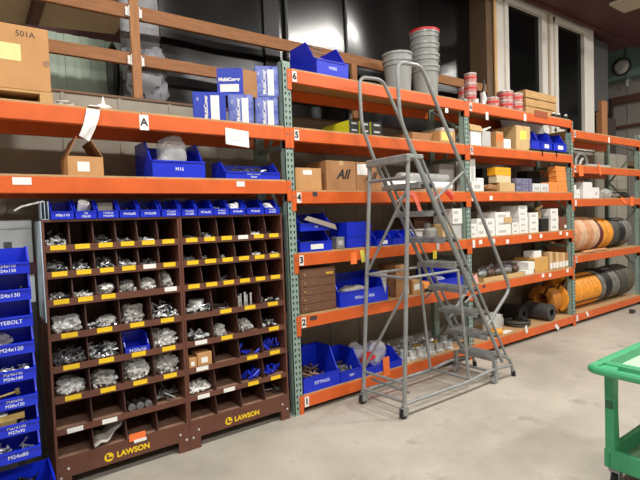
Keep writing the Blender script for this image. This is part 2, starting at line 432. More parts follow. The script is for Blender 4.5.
mb = MB(); a = at(-30, 9, 2.2); b = at(140, 29, 2.2); c = at(140, 38, 2.2)
mb.prism([(a.x-1.5, a.z-.2), (b.x+1.2, b.z+.0), (b.x+1.2, c.z), (a.x-1.5, a.z-.29)], 2.2, 2.3, 'y'); struct('trim_13', mb, MAROON)
for xx in (-2.6, -1.45, -.4):
    mb = MB(); mb.box(xx, 2.32, 4.2, xx+.1, 5, 4.34); struct('trim_%d' % (14+int(xx+3)), mb, MAROON)
mb = MB(); mb.box(-7, 2.33, 4.36, 3.9, 5, 4.4); struct('trim_18', mb, mat('loft_ceiling_board', (186, 176, 156), .8, noise=.1, scale=2))

#==RACK
# ---------------------------------------------------------------- pallet rack
rack = thing('pallet_rack', 'long orange and sage green pallet rack along the back wall', 'pallet rack', (0, 0, 0))
UX = [-2.42, 0.0, 2.40, 4.80, 7.15]; UT = [3.05, 3.02, 2.99, 2.95, 2.93]
UW = .088
for ui, ux in enumerate(UX):
    h = UT[ui]
    fr = MB(); fr.box(ux, 0, 0, ux+UW, .006, h); fr.box(ux, 0, 0, ux+.006, .07, h); fr.box(ux+UW-.006, 0, 0, ux+UW, .07, h)
    fr.m = 1; z = .06
    while z < h-.03:
        for dx in (.026, .062):
            fr.prism([(ux+dx-.008, z+.008), (ux+dx, z+.014), (ux+dx+.008, z+.008), (ux+dx+.004, z-.012), (ux+dx-.004, z-.012)], -.0012, .001, 'y')
        z += .0508
    f = part('upright_frame', fr, [SAGE, HOLE], rack)
    rr = MB(); rr.box(ux, .50, 0, ux+UW, .56, h); part('rear_post', rr, SAGE, f)
    z = .15; k = 0
    while z < h-.1:
        b = MB(); z2 = min(z+.5, h-.05)
        b.tube([(ux+UW/2, .07, z if k % 2 else z2), (ux+UW/2, .5, z2 if k % 2 else z)], .016, 6); part('diagonal_brace', b, SAGE, f)
        z += .5; k += 1
    for zb in (.12, 1.15, 2.3):
        b = MB(); b.box(ux+.03, .07, zb, ux+.058, .5, zb+.04); part('cross_brace', b, SAGE, f)
    b = MB(); b.box(ux-.015, -.008, 0, ux+UW+.015, .09, .006); part('foot_plate', b, SAGE, f)
def digit_tag(bm_, s, x, z, yy=-.0105):
    b = MB(); b.box(x, yy-.0015, z, x+.045, yy, z+.088); tg = part('number_tag', b, WHITE, bm_)
    if s: text(s, .075, tg, (x+.0225, yy-.002, z+.044), bold=.003)
    return tg
def bay(i, levels, digits, rear=True):
    x0, x1 = UX[i]+UW, UX[i+1]
    for lv in levels:
        z = LV[lv]
        b = MB(); b.box(x0, -.008, z-.102, x1, .04, z, .004); b.box(x0, -.006, z-.012, x1, .0, z+.002)
        bm_ = part('beam', b, ORANGE, rack)
        for xe, s in ((x0, -1), (x1, 1)):
            c = MB(); c.box(min(xe, xe+s*.043), -.0095, z-.165, max(xe, xe+s*.043), -.0015, z+.008, .002)
            c.box(xe-.004 if s < 0 else xe, -.0095, z-.165, xe if s < 0 else xe+.004, .04, z-.103)
            part('end_bracket', c, ORANGE, bm_)
            c = MB(); c.cyl((xe+s*.024, -.013, z-.045), (xe+s*.024, -.009, z-.045), .008, 8); part('bolt', c, STEEL, bm_)
        if lv in digits:
            s, dx = digits[lv]; digit_tag(bm_, s, x0+dx, z-.095)
        if rear:
            b = MB(); b.box(x0, .52, z-.102, x1, .56, z, .004); part('rear_beam', b, ORANGE, rack)
        n = 2
        for k in range(n):
            b = MB(); a0 = x0+.002+(x1-x0-.004)*k/n; a1 = x0+.002+(x1-x0-.004)*(k+1)/n-.004
            b.box(a0, -.004, z+.0025, a1, .56, z+DK); part('deck_board', b, PLY, rack)
bay(0, ['5', 'A4'], {})
b = MB(); b.box(UX[0]+UW, .52, 1.385, UX[1], .56, 1.485, .004); part('rear_beam', b, ORANGE, rack)
bay(1, ['6', '5', '4', '3', '2', '1'], {k: (k, .006) for k in '654321'})
bay(2, ['6', '5', '4', '3', '2', '1'], {'6': ('6', .006), '5': ('5', .006), '4': ('4', .006), '3': ('', .006)})
bay(3, ['D5', 'D4', 'D3', 'D2', 'D1'], {'D5': ('5', .004), 'D4': ('4', .004), 'D3': ('', .004), 'D2': ('2', .004), 'D1': ('', .004)})
# small cards stuck on the beams
def beam_card(px, py, w, h, mt=WHITE, txt=None, name='beam_label', lab=None):
    q = at(px, py, -.0085); b = MB(); b.box(q.x-w/2, -.0105, q.z-h/2, q.x+w/2, -.0085, q.z+h/2)
    o = part(name, b, mt, rack, label=lab)
    if txt: text(txt, h*.7, o, (q.x, -.011, q.z), bold=.002)
    return o
beam_card(144, 122.5, .062, .105, WHITE, 'A', 'letter_tag', 'white tag with a black letter A')
beam_card(22, 181, .1, .045); beam_card(240.5, 184, .07, .04)
beam_card(315, 194, .05, .04, DGREY); beam_card(313.5, 318, .075, .035, DGREY)
for px, py in ((480.5, 242), (493.5, 241), (507.5, 241.5), (530, 237), (541, 236), (560.5, 233), (567, 234), (543, 275.5), (550, 275), (567.5, 270.5), (491, 198)):
    beam_card(px, py, .06, .05)
beam_card(446.6, 110.5, .05, .05, WHITE)
for px, py in ((487, 116), (525, 117.5), (609, 140)): beam_card(px, py, .05, .09)
beam_card(484, 286.5, .05, .03, DGREY)
beam_card(541, 114.5, .33, .09, mat('brown_tape', (150, 72, 36), .6), name='tape_patch')

#==CABINETS
# ---------------------------------------------------------------- bolt cabinets
ROWZ = [1.743, 1.57, 1.402, 1.224, 1.007, .80, .60, .395, .207]      # top, then lip tops of the eight rows
CD = .40
def rowfloor(r): return ROWZ[r+1]+.0
def ncol(r): return 6 if r < 3 else 4
CW = .878
def cabinet(x0, label, tags):
    t = thing('bolt_cabinet', label, 'cabinet', (x0, 0.0, 0), 0, 'brown pigeonhole cabinets')
    mb = MB()
    mb.box(0, 0, .04, .016, CD, 1.746, .002); mb.box(CW-.016, 0, .04, CW, CD, 1.746, .002)
    mb.box(.016, 0, 1.731, CW-.016, CD, 1.746); mb.box(.016, CD-.008, .1, CW-.016, CD, 1.731)
    part('case', mb, BROWN, t)
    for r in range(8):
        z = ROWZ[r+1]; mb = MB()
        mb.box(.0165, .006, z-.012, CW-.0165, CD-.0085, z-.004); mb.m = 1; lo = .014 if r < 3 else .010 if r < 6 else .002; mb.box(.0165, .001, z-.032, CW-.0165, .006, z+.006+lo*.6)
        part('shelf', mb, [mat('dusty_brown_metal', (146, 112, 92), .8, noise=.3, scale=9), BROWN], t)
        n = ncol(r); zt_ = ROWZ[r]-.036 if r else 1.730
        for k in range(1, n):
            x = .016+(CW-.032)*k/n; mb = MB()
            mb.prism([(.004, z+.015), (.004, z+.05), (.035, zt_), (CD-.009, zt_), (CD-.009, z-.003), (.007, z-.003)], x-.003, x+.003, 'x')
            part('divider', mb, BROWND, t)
        for k in range(n):
            c = tags[r][k]
            if c == '.': continue
            w = (CW-.032)/n; lw = .088 if n == 6 else .095
            xc = .016+w*(k+.5); mb = MB(); mb.box(xc-lw/2, -.002, z-.032+lo, xc+lw/2, .0005, z-.001+lo)
            mt = YELLOW if c == 'y' else WHITE
            part('bin_label', mb, mt, t, label='yellow paper bin label' if c == 'y' else 'white paper bin label')
    mb = MB(); mb.prism([(.0, .0), (.085, .0), (.085, .085), (CW-.085, .085), (CW-.085, .0), (CW, .0), (CW, .18), (0, .18)], -.004, .003, 'y')
    part('base_rail', mb, BROWN, t)
    for xx in (.02, CW-.05):
        mb = MB(); mb.box(xx, .30, 0, xx+.03, CD-.01, .1); part('rear_foot', mb, BROWN, t)
    for xx, zz in ((.025, .09), (.07, .14), (CW-.025, .09), (CW-.07, .14)):
        mb = MB(); mb.cyl((xx, -.008, zz), (xx, -.004, zz), .008, 8); part('screw', mb, ZINC, t)
    mb = MB(); mb.cyl((.315, -.0055, .135), (.315, -.004, .135), .030, 20); e = part('emblem', mb, YELLOW, t, label='yellow round emblem')
    mb = MB(); mb.prism([(.300, .155), (.312, .155), (.312, .134), (.336, .134), (.336, .123), (.300, .123)], -.0065, -.0054, 'y'); part('emblem_mark', mb, BROWND, e)
    text('LAWSON', .052, t, (.475, -.0052, .134), YELLOW, bold=.0022)
    return t
TL = ['yyyyyy', 'yyyywy', 'yyy..w', 'yyyy', 'yyyy', 'yyyy', 'ww..', '....']
TR = ['yyywyy', 'yyyyyy', 'yyyyyy', '.yyy', 'wy.y', 'w.yy', 'wwyy', '....']
XL, XR = -1.815, -.935
cabinet(XL, 'left brown pigeonhole cabinet of small parts, beside the blue bin tower', TL)
cabinet(XR, 'right brown pigeonhole cabinet of small parts, beside the green rack upright', TR)
mb = MB(); mb.box(0, 0, 0, .012, .012, .0)
# sheen on the left cabinet's outer side, put in as a pale strip
mb = MB(); mb.box(XL-.006, .0, 1.10, XL-.0005, .36, 1.74); solo('sheen_strip', mb, PALEBLUE, 'pale blue strip of painted sheen on the outer side of the left cabinet', 'strip')

def bolts(mb, x0, x1, y0, y1, z0, h, n, q, size=1.0, long=1.0, two=0):
    for i in range(n):
        mb.m = 1 if q.random() < two else 0
        L = q.uniform(.03, .055)*size*long; r = q.uniform(.005, .0075)*size
        fx = q.random(); fy = q.random()
        hh = h*(.25+.75*fy)*(1-.5*abs(fx-.5))
        c = Vector((x0+.014+(x1-x0-.028)*fx, y0+.014+(y1-y0-.03)*fy, z0+r+.003+hh*q.random()))
        d = Vector((q.uniform(-1, 1), q.uniform(-1, .3), q.uniform(-.35, .35))).normalized()
        a = c-d*L/2; b = c+d*L/2
        for p in (a, b):
            p.x = min(max(p.x, x0+.011), x1-.011); p.y = min(max(p.y, y0+.011), y1-.011); p.z = max(p.z, z0+r*1.9)
        if (b-a).length < .012: continue
        d = (b-a).normalized()
        mb.tube([a, b], r*.62, 5); mb.tube([a, a+d*r*1.1], r*1.25, 6)
def comp(cab, r, k):
    n = ncol(r); w = (CW-.032)/n; x0 = (XL if cab == 'L' else XR)+.016+w*k
    return x0+.004, x0+w-.004, ROWZ[r+1]-.0035, (ROWZ[r]-ROWZ[r+1])
def where(cab, r, k):
    n = ncol(r)
    return 'in %s row, %s compartment, %s brown cabinet' % (ORD[r], ORD[k], 'left' if cab == 'L' else 'right')
def c_heap(cab, r, k, n=34, h=.05, mt=None, size=1, desc='bright zinc bolts', front=.012, long=1.0, depth=.2):
    mt = mt or ZINC; x0, x1, z, H = comp(cab, r, k); q = random.Random((cab == 'L')*500+r*17+k)
    mb = MB(); bolts(mb, x0, x1, front, depth, z, h*1.35, n, q, size*1.35, long*.85, .4 if mt is ZINC else 0)
    solo('bolt_heap', mb, [mt, mat('dark_bolt_and_gap_shade', (58, 62, 66), .35, .5)], 'heap of %s %s' % (desc, where(cab, r, k)), 'bolts', kind='stuff')  # dark bolt colour also stands for the shade in the gaps
def c_bag(cab, r, k, h=.1, mt=None, desc='clear bag of parts', dx=(0, 1), depth=.2, seed=0):
    mt = mt or BAG
    x0, x1, z, H = comp(cab, r, k); a = x0+(x1-x0)*dx[0]; b = x0+(x1-x0)*dx[1]
    rx = (b-a)/2*.93; t = thing('plastic_bag', '%s %s' % (desc, where(cab, r, k)), 'bag', ((a+b)/2, .012+depth/2, z+.0045), 0, 'bags of parts in the brown cabinets')
    mb = MB(); mb.blob((0, 0, h/2), rx/1.05, depth/2/1.05, h/2, seed+r*7+k, .26)
    part('film', mb, mt, t)
    if mt is WPLAS: return
    mb = MB(); q = random.Random(r*31+k)
    for i in range(int(60*(dx[1]-dx[0]))):
        p = Vector((q.uniform(-rx*.8, rx*.8), q.uniform(-depth*.38, depth*.2), .008+h*.5*q.random()**1.5)); d = Vector((q.uniform(-1, 1), q.uniform(-.6, .6), q.uniform(-.3, .6))).normalized()*.011
        e = p+d; e.z = max(e.z, .008); mb.tube([p, e], q.uniform(.008, .012), 6)
    part('contents', mb, WHITE if mt is BAG else LGREY, t)
# left cabinet
c_heap('L', 0, 0, 60, .07, desc='bright zinc nuts and bolts')
c_heap('L', 0, 2, 34, .05, STEEL, desc='dull dark bolts'); c_heap('L', 0, 3, 8, .02, desc='a few bright bolts'); c_heap('L', 0, 4, 10, .03, desc='a few loose zinc bolts')
c_heap('L', 1, 0, 60, .055); c_heap('L', 1, 1, 50, .045); c_heap('L', 1, 2, 60, .06, desc='bright heaped zinc bolts'); c_heap('L', 1, 3, 40, .04); c_heap('L', 1, 4, 12, .03, STEEL, desc='a few dull bolts')
c_heap('L', 2, 0, 40, .025); c_heap('L', 2, 1, 26, .015, WHITE, desc='pale small fasteners')
c_bag('L', 2, 2, .075, WPLAS, 'opaque white plastic bag'); c_bag('L', 2, 3, .085, BAGG, 'crumpled grey plastic bag'); c_bag('L', 2, 4, .085, BAG); c_bag('L', 2, 5, .12, BAGG, 'tall crumpled clear bag', (.05, .75))
c_bag('L', 3, 0, .11, BAG, 'clear bag of white parts'); c_heap('L', 3, 1, 34, .03, desc='zinc bolts beside a clear bag', depth=.1); c_bag('L', 3, 1, .08, BAGG, 'crumpled clear bag behind bolts', (.3, 1), .16)
c_bag('L', 3, 2, .12, BAGG, 'arched grey bag', (0, .95)); c_heap('L', 3, 3, 110, .085, desc='shiny long zinc bolts', long=1.2)
c_heap('L', 4, 0, 90, .07, STEEL, 1.15, 'mixed steel bolts', long=1.2); c_heap('L', 4, 1, 110, .09, desc='zinc bolts under a clear bag'); c_bag('L', 4, 3, .12, BAG, 'full clear bag')
c_bag('L', 5, 0, .10, BAG, 'bulging clear bag of parts'); c_bag('L', 5, 1, .1, BAGG, 'flat clear bags piled'); c_bag('L', 5, 2, .14, BAG, 'tall clear bag of white caps'); c_bag('L', 5, 3, .14, BAGG, 'crumpled clear bag with rolls')
for i, (fx, rr) in enumerate(((.22, .022), (.5, .024), (.78, .024))):
    x0, x1, z, H = comp('L', 6, 2); x = x0+(x1-x0)*fx
    t = thing('hex_bolt', 'thick steel bolt, %s of three lying in the seventh row of the left cabinet' % ('leftmost', 'middle', 'rightmost')[i], 'bolt', (x, .03, z+.026), 0, 'thick bolts in the left cabinet')
    mb = MB(); mb.cyl((0, 0, 0), (0, .016, 0), .026, 12); part('head', mb, STEEL, t)
    mb = MB(); mb.cyl((0, .016, 0), (0, .16, -.011), .015, 10); part('shank', mb, STEEL, t)
c_heap('L', 6, 3, 12, .03, STEEL, 1.6, 'long dark bolts', long=1.8)
x0, x1, z, H = comp('L', 7, 1)
mb = MB(); vs = []; fs = []
for s in (0, .003):
    for i in range(13):
        u = i/12; x = x0+.006+(x1-x0-.012)*u; zz = z+.012+.13*max(0, (u-.25))**1.6*1.5+.02*math.sin(u*7)**2
        vs += [(x, .02+.02*u, zz+s), (x, .2, zz+s+.02)]
for i in range(12):
    a = i*2; fs += [(a, a+2, a+3, a+1), (26+a, 26+a+1, 26+a+3, 26+a+2)]
mb.add(vs, fs); solo('paper_bag', mb, PAPERBAG, 'pale curled sheet of paper in the bottom row of the left cabinet', 'paper')
mb = MB(); q = at(137.5, 435, -.008); mb.box(-.055, -.002, -.026, .055, .0, .026)
t = thing('price_tag', 'orange and white sticker on the lower lip of the left cabinet', 'tag', (q.x, -.0046, q.z-.01)); part('orange_card', mb, OTAG, t)
mb = MB(); mb.box(-.025, -.0032, -.042, .06, -.0021, -.02); part('white_card', mb, WHITE, t, label='white strip')
# blue bin inside the left cabinet is built further down
# right cabinet
c_heap('R', 0, 0, 8, .02, STEEL, desc='a few dark screws'); c_heap('R', 0, 1, 22, .035, desc='small zinc bolts'); c_heap('R', 0, 4, 18, .02, WHITE, desc='pale fasteners'); c_heap('R', 0, 5, 8, .012, STEEL, desc='a few dark fasteners')
c_heap('R', 1, 0, 22, .04, STEEL, desc='dull bolts'); c_heap('R', 1, 1, 5, .012, desc='a few zinc screws'); c_heap('R', 1, 2, 6, .015, desc='a few stray zinc bolts'); c_heap('R', 1, 4, 10, .018, WHITE, desc='a few pale parts'); c_heap('R', 1, 5, 10, .02, desc='small zinc bolts')
c_heap('R', 2, 2, 7, .02, STEEL, desc='a few dull bolts'); c_heap('R', 2, 3, 4, .012, STEEL, desc='some scattered dull screws')
x0, x1, z, H = comp('R', 3, 0)
for i, (dz, rr) in enumerate(((0, .06), (.035, .062), (.07, .055))):
    mb = MB(); mb.lathe([(rr, 0), (rr+.004, 0), (rr+.004, .028), (rr, .028)], 24, 'z', close=True)
    solo('steel_band_coil', mb, ZINC, 'rolled steel band, %s of the stack in the fourth row of the right cabinet' % ('lowest', 'middle', 'topmost')[i], 'steel band', (x0+.11+.006*i, .115, z+dz), group='rolled bands in the right cabinet')
c_heap('R', 3, 0, 16, .04, desc='flat zinc pieces', size=1.6, depth=.06); c_heap('R', 3, 1, 8, .015, STEEL, desc='some dark screws')
x0, x1, z, H = comp('R', 3, 2)
for i in range(5):
    mb = MB(); h = .085+.012*(i % 3); mb.cyl((0, 0, 0), (0, 0, h), .007, 8); mb.cyl((0, 0, h), (0, 0, h+.008), .011, 6)
    solo('standing_bolt', mb, ZINC, 'upright zinc bolt, %s from left in the fourth row of the right cabinet' % ORD[i], 'bolt', (x0+.03+.027*i, .05+.02*(i % 2), z), group='upright bolts in the right cabinet')
c_heap('R', 3, 3, 12, .015, desc='small bright screws')
c_heap('R', 4, 0, 26, .035, size=1.4, desc='bright flat fasteners', mt=ZINC); c_bag('R', 4, 1, .09, BAGG, 'small dull clear bag', (.05, .6), .12); c_bag('R', 4, 2, .10, BAGG, 'crumpled smoky bag', (.05, .75), .16); c_heap('R', 4, 3, 26, .04, size=1.4, desc='pale metal clips')
for i, (a, b, h) in enumerate(((.03, .33, .085), (.36, .93, .11))):
    x0, x1, z, H = comp('R', 5, 0); w = (x1-x0)*(b-a)
    t = thing('cardboard_box', ('narrow', 'wider')[i]+' small cardboard box in the sixth row of the right cabinet', 'box', (x0+(x1-x0)*a, .015, z), 0, 'small boxes in the right cabinet')
    mb = MB(); mb.box(0, 0, 0, w, .15, h, .003); part('body', mb, CARD, t)
    mb = MB(); mb.box(w*.25, -.001, h*.3, w*.7, 0, h*.68); part('label_card', mb, WHITE, t)
def c_blue(r, k, n, seed, extra):
    x0, x1, z, H = comp('R', r, k); q = random.Random(seed); mb = MB()
    for i in range(n):
        a = Vector((q.uniform(x0+.02, x1-.02), q.uniform(.03, .12), z+.012+q.random()*.03)); d = Vector((q.uniform(-1, 1), q.uniform(-.2, .3), q.uniform(.0, .6))).normalized()
        b = a+d*q.uniform(.05, .09); b.x = min(max(b.x, x0+.015), x1-.015)
        mb.tube([a, b], .011, 6)
    solo('blue_plugs', mb, BLUE, '%s %s' % (extra, where('R', r, k)), 'plugs', kind='stuff')
c_blue(5, 2, 6, 1, 'loose blue plastic handles standing'); c_blue(5, 3, 12, 2, 'heap of blue plastic plugs'); c_blue(6, 2, 12, 3, 'pile of long blue plastic plugs'); c_blue(6, 3, 12, 4, 'tangle of blue plastic plugs')
c_heap('R', 6, 0, 34, .04, WHITE, 1.7, 'pale flat packets'); c_heap('R', 7, 3, 5, .02, STEEL, 1.6, 'dark loose bolts')

#==BINS
# ---------------------------------------------------------------- hopper bins
def bin_thing(w, d, h, lip, label, loc, rz=0, group=None, txt=None, card=False, tsize=None, tu=.5):
    t = thing('storage_bin', label, 'bin', loc, rz, group)
    k = .0035+.004*min(1, w/.3); s = k; mb = MB()
    slant = [(0, 0), (0, lip), (d*.10, lip), (d*.38, h), (d, h), (d, 0)]
    mb.prism(slant, 0, k, 'x'); mb.prism(slant, w-k, w, 'x')
    mb.box(k, 0, 0, w-k, d, k); mb.box(k, d-k, k, w-k, d, h); mb.box(k, 0, k, w-k, k, lip)
    part('body', mb, BLUE, t)
    mb = MB(); g = k*.9
    mb.box(-.0, -g, lip-g*1.6, w, -.0002, lip+.0005)
    for xx in (-g*.0, w-g*1.2):
        mb.prism([(d*.10, lip), (d*.38, h), (d*.38, h+g), (d*.09, lip+g)], xx-.0005, xx+g*1.2+.0005, 'x')
    mb.prism([(d*.38, h), (d, h), (d, h+g), (d*.38, h+g)], -.0005, g*1.2, 'x'); mb.prism([(d*.38, h), (d, h), (d, h+g), (d*.38, h+g)], w-g*1.2, w+.0005, 'x')
    part('rim', mb, BLUE, t)
    if card:
        mb = MB(); mb.box(w*.32, -.002, lip*.22, w*.72, -.0003, lip*.72); part('label_card', mb, WHITE, t)
    if txt:
        lines = txt.split('|'); ts = tsize or lip*.42
        for i, ln in enumerate(lines):
            text(ln, ts, t, (w*tu, -.0009, lip*(.5+.26*((len(lines)-1)/2-i)*1.6)), MARKER, bold=.0004)
    return t
# twelve bins on the cabinets
SM = [(51, 74.5), (75.5, 97), (98, 119), (120, 139.5), (140.5, 160.5), (162, 181), (182, 197.5), (198.2, 213.7), (214.2, 229.5), (230, 245.6), (247, 264), (265, 279.8)]
smtx = ['M8x110', 'M8|M8x20', 'M10x25|M10x40', 'M10x60', 'M12x50', 'M12x30|M12x40', 'M12x60|M12x80', 'M14x40', 'M14x50|M14x60', 'M16x40', 'M16x60', 'M16x80|M16x90']
SMX = []
for i, (a, b) in enumerate(SM):
    z = 1.7465; x0, x1 = xs(a, -.012, z), xs(b, -.012, z)
    SMX.append((x0, x1))
    bin_thing(x1-x0-.003, .24, .118, .050, '%s small blue hopper bin from left on top of the brown cabinets' % ORD[i], (x0+.0015, -.012, z), 0, 'small blue bins on the cabinets', smtx[i], tsize=.024 if '|' not in smtx[i] else .019)
def inbin(i, fn, mt, nm, label, cat, kind=None):
    x0, x1 = SMX[i]; mb = MB(); fn(mb, x0+.012, x1-.012); return solo(nm, mb, mt, label, cat, kind=kind)
x0, x1 = SMX[1]; zb = 1.752
t = thing('plastic_cup', 'white plastic cup tipped in the second small blue bin', 'cup', (x0+.045, .06, zb+.055), 0)
mb = MB(); mb.lathe([(.024, 0), (.034, .075), (.031, .075), (.021, .004)], 16, 'z'); mb.T = None
o = part('cup', mb, WPLAS, t); o.rotation_euler = (.5, .25, 0); o.location = (0, 0, -.015)
mb = MB(); mb.blob((0, 0, .065), .036, .05, .065, 5, .25, 16, 12); solo('plastic_bag', mb, BAG, 'clear bag standing in the second small blue bin', 'bag', (x1-.048, .11, zb))
mb = MB(); mb.box(.012, .05, 0, x1-x0-.02, .17, .1, .004); x0, x1 = SMX[2]; solo('grey_carton', mb, mat('grey_card', (120, 112, 104), .8, noise=.2), 'dull grey carton in the third small blue bin', 'carton', (x0+.001, 0, zb))
for i, (n, mt, ds) in {4: (16, STEEL, 'dark bolts'), 8: (16, ZINC, 'bright bolts'), 3: (10, STEEL, 'dark screws'), 10: (10, STEEL, 'black bolts'), 5: (8, STEEL, 'few dark bolts')}.items():
    inbin(i, lambda mb, a, b: bolts(mb, a, b, .02, .15, zb, .06, n*2, random.Random(i)), mt, 'bolt_heap', 'heap of %s in the %s small blue bin' % (ds, ORD[i]), 'bolts', 'stuff')
for i, ds in ((9, 'bunched'), (11, 'flat')):
    x0, x1 = SMX[i]; mb = MB(); mb.blob((0, 0, .045), (x1-x0)/2-.018, .06, .045, i, .2, 14, 10); solo('plastic_bag', mb, WPLAS, '%s white bag in the %s small blue bin' % (ds, ORD[i]), 'bag', ((x0+x1)/2, .08, zb))
q = at(46, 219, .0); t = thing('acrylic_holder', 'silver and clear card holder standing left of the small blue bins', 'card holder', (XL+.005, 0.01, 1.7465))
for i in range(3):
    mb = MB(); mb.box(.02*i, 0, 0, .02*i+.003, .12, .115); part('plate', mb, PALEBLUE, t)
mb = MB(); mb.box(0, 0, 0, .045, .12, .004); part('base', mb, PALEBLUE, t)
mb = MB(); mb.tube([(.02, .02, .117), (-.10, .02, .085), (-.14, .02, .06)], .006, 6); part('rod', mb, ZINC, t)
# bin in the left cabinet
x0, x1, z, H = comp('L', 4, 2)
bin_thing(.165, .2, .125, .048, 'blue hopper bin sitting inside the fifth row of the left cabinet', (x0+.018, .012, z+.0005), 0, None, 'M20x50', tsize=.035)
# bin tower on the left
t = thing('bin_stand', 'dark steel stand carrying the tower of blue bins', 'stand', (-2.3, -.1, 0))
for xx in (-.42, .28):
    mb = MB(); mb.box(xx, .0, 0, xx+.04, .04, 1.62); part('upright', mb, DGREY, t)
    mb = MB(); mb.box(xx, -.2, 0, xx+.04, .3, .03); part('foot', mb, DGREY, t)
for k in range(9):
    mb = MB(); mb.box(-.42, -.012, .135+.164*k+.1, .37, -.002, .135+.164*k+.125); part('louvre_rail', mb, DGREY, t)
tw = ['M24x110|M24x120', 'M24x130', 'EYEBOLT', 'M24x120', 'M24x140|M24x160', 'M30x90|M30x120', 'M27x100|M27x90', 'M24x80']
topz = [1.572, 1.449, 1.285, 1.12, .98, .80, .645, .475]   # side tops measured at the right edge
xr = -1.915
names = ['topmost', 'second from the top', 'third from the top', 'fourth from the top', 'fifth from the top', 'sixth from the top', 'seventh from the top', 'eighth from the top']
BZ = []
for i in range(8):
    z = 1.447-.150*i; BZ.append(z)
    bin_thing(.37, .185, .138, .064, 'blue hopper bin hung on the steel stand, %s of the tower' % names[i], (xr-.37, -.30, z), 0, 'blue bins in the left tower', tw[i], tsize=.03 if '|' not in tw[i] else .024, tu=.70)
bin_thing(.42, .32, .16, .15, 'large blue bin at the very bottom of the tower, nearest the floor', (xr-.37, -.46, .14), 0, 'blue bins in the left tower')
mb = MB(); mb.box(-2.28, -.45, 0, -1.96, -.31, .139); solo('wooden_block', mb, CRATE, 'low wooden block under the bottom blue bin of the tower', 'block')
xa, xb = xr-.36, xr-.012
def tower(i, mt, n, h, ds, size=1.2, long=1.3):
    mb = MB(); bolts(mb, xa, xb, -.29, -.13, BZ[i]+.005, h, n, random.Random(40+i), size, long)
    solo('bolt_heap', mb, mt, 'heap of %s in the blue tower bin, %s' % (ds, names[i]), 'bolts', kind='stuff')
tower(0, DGREY if False else STEEL, 14, .02, 'long dark bolts', 1.3, 2); tower(1, STEEL, 30, .05, 'rusty dull bolts'); tower(4, ZINC, 60, .06, 'mixed bolts and nuts', 1.4); tower(6, STEEL, 40, .05, 'dark bolts', 1.4); tower(7, ZINC, 40, .06, 'mixed dark and bright bolts', 1.3)
mb = MB(); bolts(mb, xa, xb+.02, -.44, -.16, .146, .12, 160, random.Random(77), 1.2, 1.0); solo('nut_heap', mb, BLACK, 'heap of black nuts filling the bottom tower bin', 'nuts', kind='stuff')
mb = MB(); mb.blob((0, 0, .055), .12, .06, .055, 9, .2, 18, 12); solo('plastic_bag', mb, BAGG, 'grey bag in the fourth tower bin from the top', 'bag', (xb-.20, -.21, BZ[3]+.008))
# eyebolt
def ring(mb, c, R, r, ax='y', n=20, m_=8):
    pts = []
    for k in range(n+1):
        a = 2*PI*k/n; pts.append((c[0]+R*math.cos(a), c[1], c[2]+R*math.sin(a)) if ax == 'y' else (c[0]+R*math.cos(a), c[1]+R*math.sin(a), c[2]))
    vs = []; fs = []; C0 = Vector(c)
    for k in range(n):
        p = Vector(pts[k]); d = (p-C0).normalized(); u = Vector((0, 1, 0)) if ax == 'y' else Vector((0, 0, 1))
        for j in range(m_):
            b = 2*PI*j/m_; vs.append(p+d*r*math.cos(b)+u*r*math.sin(b))
    for k in range(n):
        for j in range(m_): fs.append((k*m_+j, k*m_+(j+1) % m_, ((k+1) % n)*m_+(j+1) % m_, ((k+1) % n)*m_+j))
    return mb.add(vs, fs)
t = thing('eye_bolt', 'grey forged eye bolt lying in the third tower bin', 'eye bolt', (xb-.27, -.24, BZ[2]+.055))
mb = MB(); ring(mb, (0, 0, 0), .03, .010); part('eye', mb, ZINC, t)
mb = MB(); mb.cyl((.038, 0, .0), (.15, .0, -.03), .009, 8); part('shank', mb, ZINC, t)
t = thing('stud_bolt', 'long brassy stud bolt lying in the sixth tower bin', 'bolt', (xb-.2, -.27, BZ[5]+.05))
mb = MB(); mb.cyl((-.12, 0, 0), (.11, .02, .03), .008, 8); part('shank', mb, BRASSY, t)
mb = MB(); mb.cyl((.11, .02, .03), (.13, .02, .033), .02, 6); part('nut', mb, BRASSY, t)
t = thing('stud_bolt', 'brassy bolt standing tilted in the left of the sixth tower bin', 'bolt', (xb-.30, -.26, BZ[5]+.03))
mb = MB(); mb.cyl((-.03, 0, -.01), (.02, .0, .06), .008, 8); part('shank', mb, BRASSY, t); mb = MB(); mb.cyl((.02, 0, .06), (.028, 0, .072), .018, 6); part('nut', mb, BRASSY, t)
for i, (dx, dz) in enumerate(((-.17, .03), (-.13, .06))):
    t = thing('steel_bracket', ('lower', 'upper')[i]+' yellowish steel bracket in the seventh tower bin', 'bracket', (xb+dx, -.22, BZ[6]+dz+.02), .1, 'brackets in the tower bin')
    mb = MB(); mb.box(-.07, -.05, 0, .07, .05, .012, .002); part('plate', mb, BRASSY, t); mb = MB(); mb.box(-.07, -.056, .0, .07, -.0505, .035); part('flange', mb, BRASSY, t)
mb = MB(); ring(mb, (0, 0, 0), .022, .008, 'z'); solo('washer_ring', mb, WHITE, 'white ring at the left edge of the seventh tower bin', 'ring', (xs(2, -.3, BZ[6]+.12), -.25, BZ[6]+.115))
# sheet behind the tower
t = thing('sheet_panel', 'pale sheet metal panel with a dark lower half behind the blue bin tower', 'panel', (-2.07, .30, 0))
mb = MB(); mb.box(-.24, 0, 1.2, .23, .02, 1.75, .002); mb.box(-.24, -.015, 1.70, .23, -.0002, 1.752); part('upper_sheet', mb, SHEET, t)
mb = MB(); mb.box(-.24, 0, .0005, .23, .02, 1.1995, .002); part('added_lower_board', mb, DGREY, t, label='added dark lower board')  # board added below the sheet to keep that zone dark
mb = MB(); mb.box(-.24, -.012, 1.39, .245, -.0002, 1.47, .002); part('cross_bar', mb, MAROON, t, label='brown cross bar')

